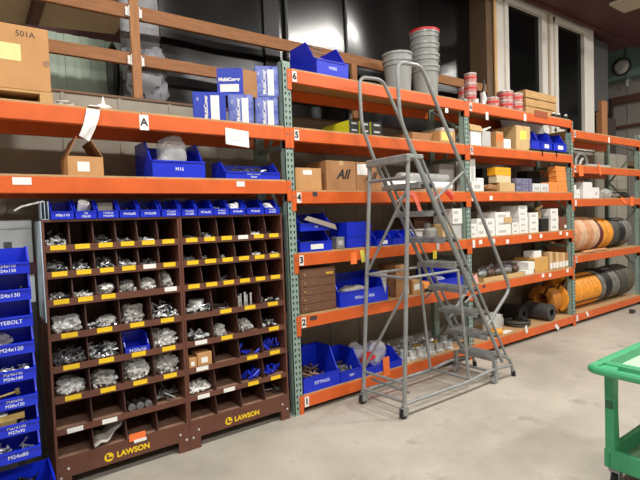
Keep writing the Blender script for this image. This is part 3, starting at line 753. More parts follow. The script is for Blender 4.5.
#==CONTENTS
# ---------------------------------------------------------------- goods on the rack
def span(lv, y, a, b, pyt, z=None):
    z = top(lv) if z is None else z
    x0, x1 = xs(a, y, z), xs(b, y, z); return x0, x1, z, zs(pyt, (x0+x1)/2, y)
def carton(label, lv, a, b, pyt, y=.03, depth=.3, mt=CARD, group=None, z=None, name='cardboard_box', cat='box', label_at=None, tape=True, rz=0, logo=None, ztop=None, lab_mt=None, c=.004):
    x0, x1, z, zt_ = span(lv, y, a, b, pyt, z); w = x1-x0; h = (ztop or zt_)-z
    t = thing(name, label, cat, (x0, y, z+.0003), rz, group)
    mb = MB(); mb.box(0, 0, 0, w, depth, h, c); part('body', mb, mt, t)
    if tape:
        mb = MB(); mb.box(w/2-.025, -.0006, h-.04, w/2+.025, depth, h+.0008); part('tape', mb, mat('packing_tape', (190, 158, 112), .3), t)
    if label_at:
        u0, v0, u1, v1 = label_at; mb = MB(); mb.box(w*u0, -.0012, h*v0, w*u1, -.0001, h*v1); part('label_card', mb, lab_mt or WHITE, t)
    if logo:
        s, sz, u, v = logo; text(s, sz, t, (w*u, -.001, h*v), INK, bold=.004, italic=.4)
        mb = MB(); mb.box(w*(u-.3), -.001, h*(v-.24), w*(u+.3), -.0001, h*(v-.215)); part('print_line', mb, CARD2, t)
    t['h'] = h; del t['h']
    return t, x0, x1, z, h
# --- A top: carton on a pallet
x0, x1, z = -2.325, xs(53, -.0, top('5')), top('5')
zc0 = zs(100, -1.8, 0)
t = thing('wooden_pallet', 'low wooden pallet under the big carton on the top left shelf', 'pallet', (x0, .0, z+.0003))
w = x1-x0
mb = MB(); mb.box(0, .0, .05, w, .5, .064); part('deck', mb, CRATE, t)
for k in range(3):
    mb = MB(); a = (0, w/2-.12, w-.07)[k]; mb.box(a, .0, 0, a+.07, .5, .05); part('stringer', mb, CRATE, t)
zb = z+.0645
xa2, xb2 = -2.315, xs(51.5, .0, zb); h = zs(30, xb2, .0)-zb
t = thing('cardboard_box', 'big plain cardboard carton standing on the pallet at top left', 'box', (xa2, .0, zb))
w = xb2-xa2
mb = MB(); mb.box(0, 0, 0, w, .46, h, .004); part('body', mb, CARD, t)
mb = MB(); mb.box(xs(0, 0, zb+.3)-xa2-.22, -.0012, h*.44, xs(20, 0, zb+.3)-xa2, -.0001, h*.70); part('label_card', mb, mat('pale_yellow_label', (226, 216, 150), .6, noise=.1, scale=30), t)
q = at(25, 34.5, 0); text('501A', .048, t, (q.x-xa2, -.001, q.z-zb), mat('marker', (70, 60, 52), .7))
q = at(46.5, 64, 0); mb = MB(); mb.cyl((q.x-xa2, -.0012, q.z-zb), (q.x-xa2, 0, q.z-zb), .02, 16); part('stamp', mb, mat('stamp_brown', (150, 118, 92), .8), t)
# hanging white bag
x0 = xs(98, -.02, 2.46); x1 = xs(81, -.02, 2.30)
mb = MB(); LE = [(87, 107.6), (85.5, 116), (83.5, 125), (79.5, 135)]; RE = [(100.5, 109.5), (99, 119), (95, 130), (89.5, 141)]; vs = []; fs = []
NR, NC = 12, 8
for s_ in (0, .012):
    for r_ in range(NR+1):
        u = r_/NR*3; k = min(2, int(u)); u -= k
        for c_ in range(NC+1):
            v = c_/NC; px = (LE[k][0]*(1-u)+LE[k+1][0]*u)*(1-v)+(RE[k][0]*(1-u)+RE[k+1][0]*u)*v; py = (LE[k][1]*(1-u)+LE[k+1][1]*u)*(1-v)+(RE[k][1]*(1-u)+RE[k+1][1]*u)*v
            q = at(px, py, -.035); bul = .02*math.sin(v*PI)*math.sin((r_+1)/(NR+2)*PI)+.012*noise.noise(Vector((v*3, r_*.5, 1.3)))
            vs.append((q.x, -.022-abs(bul)*(1-s_/.012)*1.0+s_*.6, q.z))
o_ = (NR+1)*(NC+1)
for r_ in range(NR):
    for c_ in range(NC):
        a = r_*(NC+1)+c_; f = (a, a+NC+1, a+NC+2, a+1); fs += [f, tuple(o_+w_ for w_ in f[::-1])]
mb.add(vs, fs); mb.box(at(88, 107, 0).x, -.028, 2.4775, at(100, 107, 0).x, .14, 2.484)
solo('plastic_bag', mb, WPLAS, 'white plastic bag hanging over the top left beam', 'bag')
mb = MB(); mb.blob((0, 0, .02), .05, .03, .02, 3, .25); mb.lathe([(.02, .02), (.008, .07), (0, .1)], 8, 'z'); solo('plastic_scrap', mb, WPLAS, 'crumpled white scrap on the top left shelf right of the hanging bag', 'scrap', (at(104, 107, .05).x, .07, top('5')+.001))
mb = MB(); mb.blob((0, 0, .02), .07, .03, .02, 4, .25); solo('cloth_scrap', mb, LGREY, 'pale rag on the top left shelf beside the pallet', 'rag', (at(64, 104, .05).x, .07, top('5')+.001))
# paper sign
q0, q1 = at(225.5, 128, -.02), at(249.5, 148, -.02)
t = thing('paper_sign', 'white paper sheet hanging from the upper beam above the medium blue bin', 'paper sign', ((q0.x+q1.x)/2, -.014, (q0.z+q1.z)/2))
w = (q1.x-q0.x)/2; mb = MB(); mb.prism([(-w, .075), (w, .06), (w, -.068), (-w, -.05)], -.0015, .0015, 'y'); part('sheet', mb, WHITE, t)
mb = MB(); mb.box(-w*.5, -.002, -.02, w*.5, -.0016, -.015); mb.box(-w*.4, -.002, .01, w*.5, -.0016, .014); part('print_lines', mb, LGREY, t)
# blue product boxes
def product_box(label, a, b, pyt, y, depth, z=None, mt=BLUEBOX):
    z = top('5') if z is None else z; th = math.radians(-24); x0 = xs(a, y, z); w = .1
    for k in range(30):                      # width whose right corner ends where the photograph shows it
        w += (xs(b, y+w*math.sin(th), z)-(x0+w*math.cos(th)))*.8
    h = zs(pyt, x0+w*.5, y-w*.2)-z
    t = thing('product_box', label, 'box', (x0, y, z+.0004), th, 'blue printed boxes on the top left shelf')
    mb = MB(); mb.box(0, 0, 0, w, depth, h, .004); part('body', mb, mt, t)
    mb = MB(); mb.box(w*.54, -.0012, h*.05, w*.80, -.0001, h*.88); part('white_panel', mb, WHITE, t)
    text('MultiCover', h*.17, t, (w*.40, -.001, h*.48), WHITE, rot=(PI/2, -PI/2, 0), bold=.001); text('Air', h*.10, t, (w*.15, -.001, h*.75), WHITE, rot=(PI/2, -PI/2, 0))
    return t, x0, x0+w, z, z+h
product_box('blue printed box standing at left of the bottom pair row', 193.5, 226.5, 92.0, .13, .26)
_, _, _, z2, zt2 = product_box('plastic wrapped blue box in the middle of the bottom row', 229, 254, 94.5, .12, .11, mt=BLUEWRAP)
_, _, _, z3, zt3 = product_box('plastic wrapped blue box at right of the bottom row by the upright', 256, 278.8, 97, .12, .10, mt=BLUEWRAP)
_, _, _, _, _ = product_box('plastic wrapped blue box on top of the right bottom blue box', 255.5, 279, 66, .12, .10, z=zt3+.001, mt=BLUEWRAP)
# open box lying turned, with brown flap side
zt2 = zt2+.001
p0 = Vector((xs(242, .10, zt2), .10, zt2)); hh = zs(66.5, p0.x, .06)-zt2
t = thing('product_box', 'opened blue box turned sideways on top of the bottom row', 'box', (p0.x, p0.y, p0.z), 0, 'blue printed boxes on the top left shelf')
ang = math.radians(38); ln = .21; dx = Vector((-math.cos(ang), math.sin(ang)))     # left printed face recedes left
e = (dx.x*ln, dx.y*ln*.8); wv = .10
mb = MB(); mb.prism([(0, 0), (0.02, .01), (e[0]+.02, e[1]+.01), e], 0, hh, 'z'); part('printed_side', mb, BLUEBOX, t)
nrm = math.atan2(e[1], e[0])+PI
mid = Vector((e[0]*.5, e[1]*.5)); out = Vector((-math.sin(nrm), math.cos(nrm)))*-1
def onface(u, v): return (e[0]*u-out.x*0, e[1]*u, hh*v)
if out.y > 0: out = -out
o = text('MultiCover', hh*.17, t, (e[0]*.5+out.x*.002, e[1]*.5+out.y*.002, hh*.58), WHITE, rot=(PI/2, 0, nrm), bold=.002)
mb = MB(); mb.box(-ln*.36, -.0015, -hh*.14, ln*.36, .0, hh*.14); o = part('white_panel', mb, WHITE, t); o.location = (e[0]*.5+out.x*.002, e[1]*.5+out.y*.002, hh*.27); o.rotation_euler = (0, 0, nrm)
for yy in (.012, .2): mb = MB(); mb.box(.0, yy, 0, .15, yy+.006, hh*.98); part('flap', mb, CARD2, t, label='brown inner cardboard flap')
mb = MB(); mb.box(.02, .02, 0, .15, .2, .006); part('bottom', mb, CARD2, t)
# --- A4
x0, x1, z, zt_ = span('A4', .03, 68.5, 104, 156.5)
w = x1-x0; h = zt_-z
t = thing('cardboard_box', 'open cardboard box with raised flaps on the lower left shelf', 'box', (x0, .03, z+.0004)); d = .3
mb = MB(); mb.box(0, 0, 0, w, .004, h); mb.box(0, d-.004, 0, w, d, h); mb.box(0, .004, 0, .004, d-.004, h); mb.box(w-.004, .004, 0, w, d-.004, h); mb.box(.004, .004, 0, w-.004, d-.004, .004); part('body', mb, CARD, t)
mb = MB(); mb.prism([(0, h), (.004, h), (.064, h+.13), (.058, h+.13)], .0, d, 'y'); part('flap', mb, CARD2, t)
mb = MB(); mb.prism([(w, h), (w-.004, h), (w-.072, h+.11), (w-.066, h+.115)], .0, d, 'y'); part('flap', mb, CARD2, t)
mb = MB(); mb.box(w*.26, -.0012, h*.22, w*.6, -.0001, h*.72); part('label_card', mb, WHITE, t)
def shelf_bin(label, lv, a, b, pyt, lipfrac=.5, d=.3, y=-.005, txt=None, card=False, group=None, z=None, rz=0):
    x0, x1, z, zt_ = span(lv, y+d*.38, a, b, pyt, z)
    x0, x1 = xs(a, y, z), xs(b, y, z)
    h = zt_-z
    t = bin_thing(x1-x0, d, h, h*lipfrac, label, (x0, y, z+.0004), rz, group, txt, card, tsize=min(.04, h*lipfrac*.3))
    return t, x0, x1, z, h
G = 'blue bins on the rack shelves'
_, x0, x1, z, h = shelf_bin('large blue hopper bin holding a clear bag on the lower left shelf', 'A4', 153, 205.5, 144.5, .45, .42, .0, 'M16', group=G)
mb = MB(); mb.blob((0, 0, .15), .115, .07, .15, 14, .15, 20, 14, sq=.6); solo('plastic_bag', mb, BAG, 'clear plastic bag sticking up from the large blue bin on the left', 'bag', (x0+.19, .14, z+.012))
mb = MB(); mb.blob((0, 0, .05), .07, .06, .05, 15, .2, 14, 10); solo('plastic_bag', mb, BAGG, 'small grey bag at the left inside the large blue bin', 'bag', (x0+.08, .15, z+.012))
_, x0, x1, z, h = shelf_bin('wide low blue bin under the hanging paper sheet', 'A4', 226, 280, 164, .42, .26, .0, 'M20x40  M20x50|M20x60', group=G)
mb = MB(); bolts(mb, x0+.02, x1-.02, .03, .24, z+.012, .10, 70, random.Random(5), 1.6, 1.6); solo('bolt_heap', mb, STEEL, 'heap of dark bolts in the wide low blue bin under the paper sheet', 'bolts', kind='stuff')
# --- B6
t, x0, x1, z, h = shelf_bin('blue hopper bin of wire coils on the top shelf by the upright', '6', 317, 348.5, 49, .42, .42, .0, 'WIRE', group=G)
q = random.Random(3)
for i in range(7):
    mb = MB(); ring(mb, (0, 0, 0), .07+.01*(i % 3), .007, 'z')
    o = solo('wire_coil', mb, mat('rusty_wire', (150, 130, 110), .45, .5, noise=.4, scale=30), 'coiled wire sling, %s in the blue top shelf bin' % ('lowest', 'second', 'third', 'middle', 'fifth', 'sixth', 'topmost')[i], 'wire coil', (x0+.13+q.uniform(-.02, .02), .20+q.uniform(-.01, .01), z+.05+.042*i), group='wire slings in the top bin'); o.rotation_euler = (q.uniform(.25, .5), q.uniform(-.15, .15), 0)
    o.location.z += .0
# buckets
def bucket_stack(px, pyt, r, n, tilt, names, redtop=False, y=.22, pitch=None):
    z = top('6')+.0004; x = xs(px, y, z+.2); zt_ = zs(pyt, x, y)
    H = .36; pitch = (zt_-z-H)/(n-1) if n > 1 else 0
    for i in range(n):
        t = thing('bucket', names[i], 'bucket', (x, y, z+pitch*i), 0, 'grey nested buckets on the top shelf')
        mb = MB(); R0, R1 = r*.86, r
        prof = [(0, 0), (R0, 0), (R0+.5*(R1-R0), H*.55), (R1, H*.80), (R1+.010, H*.805), (R1+.010, H*.825), (R1+.002, H*.83), (R1+.004, H*.93), (R1+.013, H*.935), (R1+.013, H), (R1-.002, H), (R0*.985, .012), (0, .012)]
        mb.lathe(prof, 28, 'z'); part('body', mb, GREY, t)
        mb = MB(); pts = [((R1+.016)*math.cos(a), (R1+.016)*math.sin(a), H*.77-.12*math.sin((a+.5)/2.0*1.0)*0-.07*max(0, math.sin(a*1.0-1.6))) for a in [(-1.3+k*.2) for k in range(14)]]
        mb.tube(pts, .004, 6); part('handle', mb, STEEL, t)
        if redtop and i == n-1:
            mb = MB(); mb.lathe([(R1-.002, H), (R1+.016, H-.005), (R1+.018, H+.018), (R1-.002, H+.018)], 28, 'z', close=True); part('red_ring', mb, RED, t, label='red top ring')
bucket_stack(398, 55, .15, 2, 0, ['bottom grey bucket of the shorter stack on the top shelf', 'upper grey bucket of the shorter stack on the top shelf'])
bucket_stack(425.5, 34, .15, 4, 0, ['%s grey bucket of the taller stack with the red ring' % s for s in ('bottom', 'second', 'third', 'topmost')], True)
# tins
def tin(label, px, pyt, r, z=None, y=.12, mt=TINRED, lidm=ZINC, lv='6', h=None, group='tins on the top shelf'):
    z = top(lv)+.0004 if z is None else z; x = xs(px, y, z); h = h or zs(pyt, x, y)-z
    t = thing('tin_can', label, 'can', (x, y, z), 0, group)
    mb = MB(); mb.lathe([(0, .002), (r, .002), (r, h-.006), (0, h-.006)], 20, 'z'); part('body', mb, mt, t)
    mb = MB(); mb.lathe([(r-.004, h-.008), (r+.003, h-.008), (r+.003, h), (r-.004, h)], 20, 'z', close=True); part('rim', mb, lidm, t)
    mb = MB(); mb.lathe([(r+.0004, h*.42), (r+.001, h*.42), (r+.001, h*.62), (r+.0004, h*.62)], 20, 'z', close=True); part('printed_band', mb, RED if mt == TINRED else WHITE, t)
    return z+h
z = None
for i in range(3): z = tin('red printed tin, %s of the narrow tin tower on the top shelf' % ('bottom', 'middle', 'topmost')[i], 470.5, 0, .07, z, .1, h=.118)
z = None
for i in range(2): z = tin('pale red tin, %s of the pair behind the narrow tin tower' % ('lower', 'upper')[i], 464, 0, .07, z, .28, h=.12)
tin('small white tin at the foot of the narrow tin tower', 475.5, 99.5, .035, None, .03, WHITE)
tin('low wide red tin beside the black drill', 492, 98.5, .085, None, .1)
z = None
for i in range(2): z = tin('red printed tin, %s of the wide tin pair left of the crate' % ('lower', 'upper')[i], 505, 0, .10, z, .12, h=.12)
z = None
for i in range(2): z = tin('red printed tin, %s of the pair nearest the wooden crate' % ('lower', 'upper')[i], 516, 0, .085, z, .12, h=.12)
x = xs(483, .12, top('6'))
t = thing('drill', 'black and silver drill stand between the tins on the top shelf', 'drill', (x, .12, top('6')+.0004))
mb = MB(); mb.box(-.05, -.05, 0, .05, .05, .02, .004); part('base', mb, BLACK, t)
mb = MB(); mb.tube([(.0, 0, .02), (.02, 0, .1), (-.01, 0, .18)], [.03, .04, .03], 10); part('body', mb, ZINC, t)
mb = MB(); mb.tube([(0, 0, .17), (.03, 0, .25), (.02, 0, .34)], [.02, .014, .008], 8); part('arm', mb, BLACK, t)
x0, x1, z, zt_ = span('6', .08, 526, 556.5, 92.5); w = x1-x0; h = zt_-z
t = thing('wooden_crate', 'open slatted wooden crate on the top shelf before the windows', 'crate', (x0, .08, z+.0004)); d = .32
for k in range(3):
    a = h*(k/3)+.008; b = h*((k+1)/3)-.008
    mb = MB(); mb.box(0, 0, a, w, .014, b); mb.box(0, d-.014, a, w, d, b); mb.box(0, .0142, a, .014, d-.0142, b); mb.box(w-.014, .0142, a, w, d-.0142, b); part('slat_course', mb, CRATE, t)
mb = MB()
for xx in (.016, w-.044):
    for yy in (.0145, d-.0365): mb.box(xx, yy, .0, xx+.028, yy+.022, h)
part('corner_post', mb, CRATE, t); mb = MB(); mb.box(.0145, .0145, .002, w-.0145, d-.0145, .012); part('bottom', mb, CRATE, t)
for i, px in enumerate((553.5, 558.5, 565.5)):
    x = xs(px, .06, top('6')); t = thing('small_jar', 'dark little jar with white cap, %s right of the crate' % ORD[i], 'jar', (x, .06, top('6')+.0004), 0, 'little jars by the crate')
    mb = MB(); mb.lathe([(0, 0), (.035, 0), (.035, .05), (.02, .06), (0, .06)], 12); part('body', mb, BLACK, t); mb = MB(); mb.lathe([(.02, .0605), (.022, .0605), (.022, .08), (0, .08)], 12); part('cap', mb, WHITE, t)
# --- B5
for i, (a, b) in enumerate(((349.5, 359), (360.5, 370), (371.5, 382))):
    zz = None
    for j in range(2):
        lab = 'yellow and black carton, %s of the %s pair on the second shelf' % (('lower', 'upper')[j], ('left', 'middle', 'right')[i])
        x0, x1, z, zt_ = span('5', .03, a, b, 120.5 if i == 0 else 121.5 if i == 1 else 122.5, None); h = (zt_-z)/2
        t = thing('filter_carton', lab, 'box', (x0, .03, z+.0004+(h+.0006)*j), 0, 'yellow and black cartons'); w = x1-x0
        mb = MB(); mb.box(0, .004, 0, w, .42, h, .002); part('body', mb, YBOX, t)
        mb = MB(); mb.box(.0005, .0, .0005, w-.0005, .0038, h-.0005); part('end_panel', mb, INK, t, label='black printed end'); mb = MB(); mb.box(w*.25, -.001, h*.45, w*.8, -.0001, h*.7); part('label_card', mb, LGREY, t)
carton('flat wide cardboard box lying on the second shelf behind the handrail', '5', 440, 455.5, 131, .03, .4, CARD, label_at=(.1, .2, .8, .9), lab_mt=mat('yellowish_label', (222, 214, 120), .6))
mb = MB(); mb.box(0, 0, 0, 1.2, .012, .10); o = solo('timber_board', mb, mat('weathered_board', (150, 134, 112), .8, noise=.25, scale=6), 'weathered board lying along the back of the second shelf', 'board', (.15, .42, top('5')+.0004))
x0, x1, z, zt_ = span('5', .1, 414, 440, 133); mb = MB(); mb.box(0, 0, 0, x1-x0, .3, (zt_-z), .004); solo('cardboard_tray', mb, CARD2, 'low brown cardboard tray left of the flat box on the second shelf', 'tray', (x0, .12, z+.0004))
# --- B4
carton('plain cardboard box with a white label beside the upright', '4', 296, 322, 168, .03, .32, CARD, label_at=(.28, .70, .62, .9), group='cardboard boxes on the third shelf')
carton('taller cardboard box with black printed logo in the middle', '4', 327, 356.5, 161, .03, .34, CARD2, logo=('AII', .12, .54, .54), group='cardboard boxes on the third shelf')
carton('cardboard box with logo and white label behind the ladder', '4', 357, 382, 162.5, .03, .34, CARD2, logo=('AII', .11, .55, .5), label_at=(.04, .55, .42, .93), group='cardboard boxes on the third shelf')
def roll(label, lv, a, b, r, y, z=None, mt=BAG, name='plastic_roll', cat='roll', group=None):
    z = top(lv)+.0004 if z is None else z; x0, x1 = xs(a, y, z+r), xs(b, y, z+r)
    mb = MB(); mb.lathe([(.0, 0), (r*.8, .0), (r, .02), (r*.97, (x1-x0)*.5), (r, x1-x0-.02), (r*.7, x1-x0), (0, x1-x0)], 16, 'x', (0, 0, r)); return solo(name, mb, mt, label, cat, (x0, y, z), group=group)
roll('long white wrapped roll lying behind the ladder steps', '4', 384, 450, .055, .1, mt=WPLAS); roll('second white wrapped roll stacked on the long one', '4', 380, 446, .05, .2, top('4')+.0004, WPLAS)
roll('upper white wrapped roll resting across the two lower rolls', '4', 398, 447, .05, .15, top('4')+.105, BAG)
mb = MB(); mb.blob((0, 0, .08), .10, .08, .08, 31, .2, 18, 12); solo('plastic_bag', mb, BAGG, 'crumpled beige bag on the third shelf behind the ladder platform', 'bag', (xs(412, .28, 2.0)+.08, .36, top('4')+.0005))
t, x0, x1, z, h = carton('grey fabric covered box at the right end of the third shelf', '4', 440, 455, 164, .12, .3, mat('grey_felt', (120, 112, 108), .9, noise=.15, scale=12), tape=False, name='grey_box')
# coral tape hanging on the fourth beam and orange tags
def ribbon(label, pts, y, w, mt, name='warning_tag', cat='tag', group=None):
    mb = MB(); P = [at(px, py, y) for px, py in pts]
    for i in range(len(P)-1):
        a, b = P[i], P[i+1]; d = (b-a); n = Vector((-d.z, 0, d.x)).normalized()*w/2
        mb.add([a-n, a+n, b+n, b-n]+[q+Vector((0, .003, 0)) for q in (a-n, a+n, b+n, b-n)], [(0, 1, 2, 3), (7, 6, 5, 4), (0, 4, 5, 1), (1, 5, 6, 2), (2, 6, 7, 3), (3, 7, 4, 0)])
    return solo(name, mb, mt, label, cat, group=group)
ribbon('coral ribbon tag hanging from the third shelf beam behind the ladder', [(409, 191), (414, 195), (418, 204), (421, 213)], -.0135, .05, PTAG)
ribbon('red strap hooked over the third shelf beam near the middle upright', [(446, 191), (450, 196), (453, 199)], -.0135, .03, RED)
ribbon('coral strap loop beside the red strap on the third shelf beam', [(449, 190), (454, 195)], -.0135, .03, PTAG)
ribbon('orange paper tag hanging from the fourth shelf beam left of the ladder', [(353.5, 252), (354, 264)], -.0135, .075, OTAG)
ribbon('yellow paper tag hanging right beside the orange one', [(362, 250), (364, 262)], -.0135, .05, mat('yellow_tag', (226, 212, 90), .6, noise=.08))
ribbon('orange paper tag hanging at the bottom shelf by the blue bin of red parts', [(386, 357), (387, 376)], -.0135, .085, OTAG)
ribbon('white tag hanging on the bottom shelf beam under the hose coil', [(526, 326), (527, 333)], -.0135, .05, WHITE)
ribbon('pale pink tag hanging at the second lowest beam behind the stringer', [(475, 275), (477, 284)], -.0135, .07, mat('pink_tag', (240, 176, 164), .6))
ribbon('orange tag hanging at the left of the right bay, below the grey clamp', [(581, 165), (581.5, 176)], -.0135, .13, OTAG)
ribbon('orange tag hanging in the middle of the right bay beside the clamp', [(598.5, 164), (601, 175)], -.0135, .06, OTAG)
ribbon('orange tag hanging at the right end of the right bay beam', [(632, 196.5), (632, 206)], -.0135, .11, OTAG)
ribbon('twisted orange strap on the beam left of the right end tag', [(621, 198), (626, 203)], -.0135, .06, OTAG)
ribbon('white paper scrap stuck on the right bay bottom beam', [(586.5, 312), (588.5, 316)], -.0135, .05, WHITE)
ribbon('white tape scrap on the bottom beam left of the upright foot', [(555.5, 325), (559, 329)], -.0135, .05, WHITE)
# --- B3
_, x0, x1, z, h = shelf_bin('lower of the two stacked blue bins beside the green upright', '3', 300.5, 332, 231, .5, .3, .0, card=True, group=G)
_, x0, x1, z4, h4 = shelf_bin('upper of the two stacked blue bins, with grey felt on it', '3', 300.5, 331.5, 214, .45, .3, .01, z=z+h+.006, group=G, txt='M30')
mb = MB(); mb.prism([(x0+.03, z4+.10), (x0+.07, z4+.13), (x0+.36, z4+.05), (x0+.38, z4+.0)], .02, .032, 'y')
solo('felt_strip', mb, mat('grey_felt_strip', (160, 148, 138), .9, noise=.1), 'grey felt strip hanging over the upper stacked blue bin', 'felt').location.y = -.036
mb = MB(); mb.blob((0, 0, .04), .12, .07, .04, 8, .2); solo('dark_cloth', mb, DGREY, 'dark cloth inside the lower stacked blue bin', 'cloth', ((x0+x1)/2, .15, z+.012))
mb = MB(); bolts(mb, x0+.02, x1-.02, .05, .28, z4+.01, .06, 30, random.Random(2), 1.4); solo('bolt_heap', mb, STEEL, 'dark bolts inside the upper stacked blue bin', 'bolts', kind='stuff')
carton('tiny grey cube of metal between the blue bins', '3', 337, 345, 237, .06, .08, GALV, tape=False, name='metal_block', cat='block', label_at=(.2, .3, .8, .7), lab_mt=LGREY)
t, x0, x1, z, h = carton('blue box shaped bin seen from behind, left of the small bins', '3', 348, 372, 222, .03, .28, BLUE, tape=False, name='storage_bin', cat='bin', c=.006)
mb = MB(); mb.box(-.006, -.006, h*.45, x1-x0+.006, -.0005, h*.5); part('rib', mb, BLUE, t)
_, x0, x1, z, h = shelf_bin('small blue bin just right of the box shaped bin', '3', 377, 391.5, 231, .5, .22, .0, group=G, card=True)
_, x0, x1, z, h = shelf_bin('small blue bin left of the ladder post on the fourth shelf', '3', 392.5, 403, 231, .5, .22, .0, group=G)
_, x0, x1, z, h = shelf_bin('small blue bin right of the ladder post on the fourth shelf', '3', 404, 416, 230, .5, .22, .0, group=G, card=True)
mb = MB(); mb.box(0, 0, 0, .9, .03, .09); solo('steel_channel', mb, GALV, 'grey steel channel lying at the back of the fourth shelf', 'channel', (.35, .44, top('3')+.0004))
mb = MB(); mb.box(0, 0, 0, .22, .25, .12, .01); mb.box(-.01, -.01, .121, .23, .26, .135); solo('grey_box', mb, LGREY, 'light grey lidded box behind the ladder steps on the fourth shelf', 'box', (xs(409, .12, 1.45), .12, top('3')+.0004))
mb = MB(); mb.box(0, 0, 0, .2, .2, .14, .03); mb.cyl((.1, .1, .14), (.1, .1, .19), .04, 10); solo('grey_casting', mb, GREY, 'grey motor casting behind the ladder steps on the fourth shelf', 'casting', (xs(428, .12, 1.45), .12, top('3')+.0004))
carton('brown cardboard box low behind the stringers', '3', 443, 453.5, 224, .05, .26, CARDP, tape=True)
t, x0, x1, z, h = carton('dark brown carton at the back between the ladder rails', '3', 415, 438, 214, .34, .2, mat('dark_brown_carton', (96, 62, 44), .7, noise=.2), tape=False)
zz = top('3')
for i in range(2):
    x0 = xs(455, .0, 1.6); x1 = xs(464.5, .0, 1.6); zb_ = (zs(224, x0, 0), zs(216.5, x0, 0))[i]; h = .085
    if i == 0:
        mb = MB(); mb.box(0, 0, 0, x1-x0, .26, zb_-top('3')-.001); solo('grey_carton', mb, LGREY, 'light grey carton under the two white boxes by the middle upright', 'carton', (x0, .045, top('3')+.0003)); zprev = zb_
    t = thing('white_box', 'white labelled box, %s of the two by the middle upright' % ('lower', 'upper')[i], 'box', (x0, .03, zprev+.0005), 0, 'white boxes on the fourth shelf'); mb = MB(); mb.box(0, 0, 0, x1-x0, .28, h, .002); part('body', mb, WHITE, t)
    mb = MB(); mb.box(.02, -.001, h*.3, .1, -.0001, h*.7); part('label_card', mb, LGREY, t); zprev += h+.001
# --- C3 white boxes
STK = [(470.5, 477, 224, 2, .03), (477.6, 486, 218.5, 2, .03), (486.6, 495, 218.5, 2, .03), (496, 511, 212, 3, .03), (512.5, 519, 222.5, 2, .03), (519.4, 528, 205.5, 5, .05), (530, 538.5, 212.5, 3, .03), (551, 558.5, 208.5, 3, .03), (488, 497, 211, 3, .31), (506, 518, 208, 4, .31)]
for i, (a, b, pt, n, y) in enumerate(STK):
    x0, x1, z, zt_ = span('3', y, a, b, pt); h = (zt_-z)/n
    nm = ORD[i]+' stack from left' if i < 8 else ('left', 'right')[i-8]+' stack of the back row'
    for j in range(n):
        lv_ = {0: 'bottom', n-1: 'topmost'}.get(j, ORD[j]+' from below')
        t = thing('white_box', 'white carton, %s in the %s, white box shelf' % (lv_, nm), 'box', (x0+rnd.uniform(-.004, .004)*j, y, z+.0004+h*j), 0, 'white boxes on the fourth shelf')
        mb = MB(); mb.box(0, 0, 0, x1-x0, .26, h-.001, .002); part('body', mb, WHITE, t)
        w = x1-x0; mb = MB(); mb.box(w*.2, -.001, h*.35, w*.7, -.0001, h*.65); part('label_card', mb, LGREY, t)
carton('small beige carton on the front of the white box stack', '3', 504.5, 512, 217, .02, .009, CARDP, tape=False, z=zs(223, xs(508, .02, 1.7), .02), name='note_card', cat='card', c=.001)
x = xs(544, .08, top('3')); t = thing('label_printer', 'black and beige device standing between the white box stacks', 'device', (x, .06, top('3')+.0004))
mb = MB(); mb.box(-.1, 0, 0, .1, .2, .18, .01); part('body', mb, BLACK, t); mb = MB(); mb.tube([(0, .1, .18), (.02, .1, .26), (-.04, .1, .31), (.04, .08, .36)], .03, 8); part('arm', mb, CARDP, t)
carton('dark brown wooden box at the right end of the white box shelf', '3', 559.5, 567, 217.5, .05, .12, mat('reddish_brown_box', (120, 70, 50), .7, noise=.2, scale=9, stretch=(1, 1, 6)), tape=False, label_at=(.65, .15, .95, .4), name='wooden_box')
# --- C5
t, x0, x1, z, h = carton('grey plastic tote standing behind the middle upright', '5', 442, 455, 128, .1, .3, LGREY, tape=False, name='plastic_tote', cat='tote')
x0, x1, z, zt_ = span('5', .04, 471, 481.5, 131); w = x1-x0; h = zt_-z
t = thing('open_carton', 'white carton with a beige lid flap at the left of the upper middle bay', 'box', (x0, .04, z+.0004)); mb = MB(); mb.box(0, 0, 0, w, .3, h, .003); part('body', mb, WHITE, t)
mb = MB(); mb.prism([(-.02, h+.001), (w+.02, h+.001), (w-.02, h+.06), (-.04, h+.07)], -.0135, .3, 'y'); part('lid', mb, CARDP, t)
t, x0, x1, z, h = carton('grey open folder rack leaning by the white carton', '5', 482.5, 491, 131, .06, .26, LGREY, tape=False, name='folder_rack', cat='rack')
mb = MB(); mb.prism([(.0, h+.001), (.05, h+.001), (.18, h+.05), (.17, h+.06)], .0, .2, 'y'); part('flap', mb, WHITE, t)
carton('narrow cardboard box with an orange label and two dark eyelets', '5', 496.5, 503.5, 131.5, .03, .3, CARD, tape=False, label_at=(.02, .42, .98, .8), lab_mt=OTAG)
carton('small pale packet beside the orange labelled box', '5', 504, 511, 139, .05, .15, WHITE, tape=False, name='packet', cat='packet')
carton('tall cardboard box with a yellow note in the upper middle bay', '5', 516.5, 530.5, 126, .03, .34, CARDP, label_at=(.25, .45, .72, .8), lab_mt=mat('yellow_note', (228, 222, 96), .6))
x0, x1 = xs(531, .0, 2.55), xs(569, .0, 2.55)
t = thing('bin_rail', 'low black board under the three blue bins of the upper middle bay', 'board', (x0, -.0, top('5')+.0004)); mb = MB(); mb.box(0, 0, 0, x1-x0, .3, .03, .004); part('board', mb, BLACK, t)
for k in (.25, .62): mb = MB(); mb.box((x1-x0)*k, -.018, -.06, (x1-x0)*k+.015, -.012, .03); mb.box((x1-x0)*k, -.018, .015, (x1-x0)*k+.015, -.0002, .029); part('strap', mb, BLACK, t)
zz = top('5')+.031
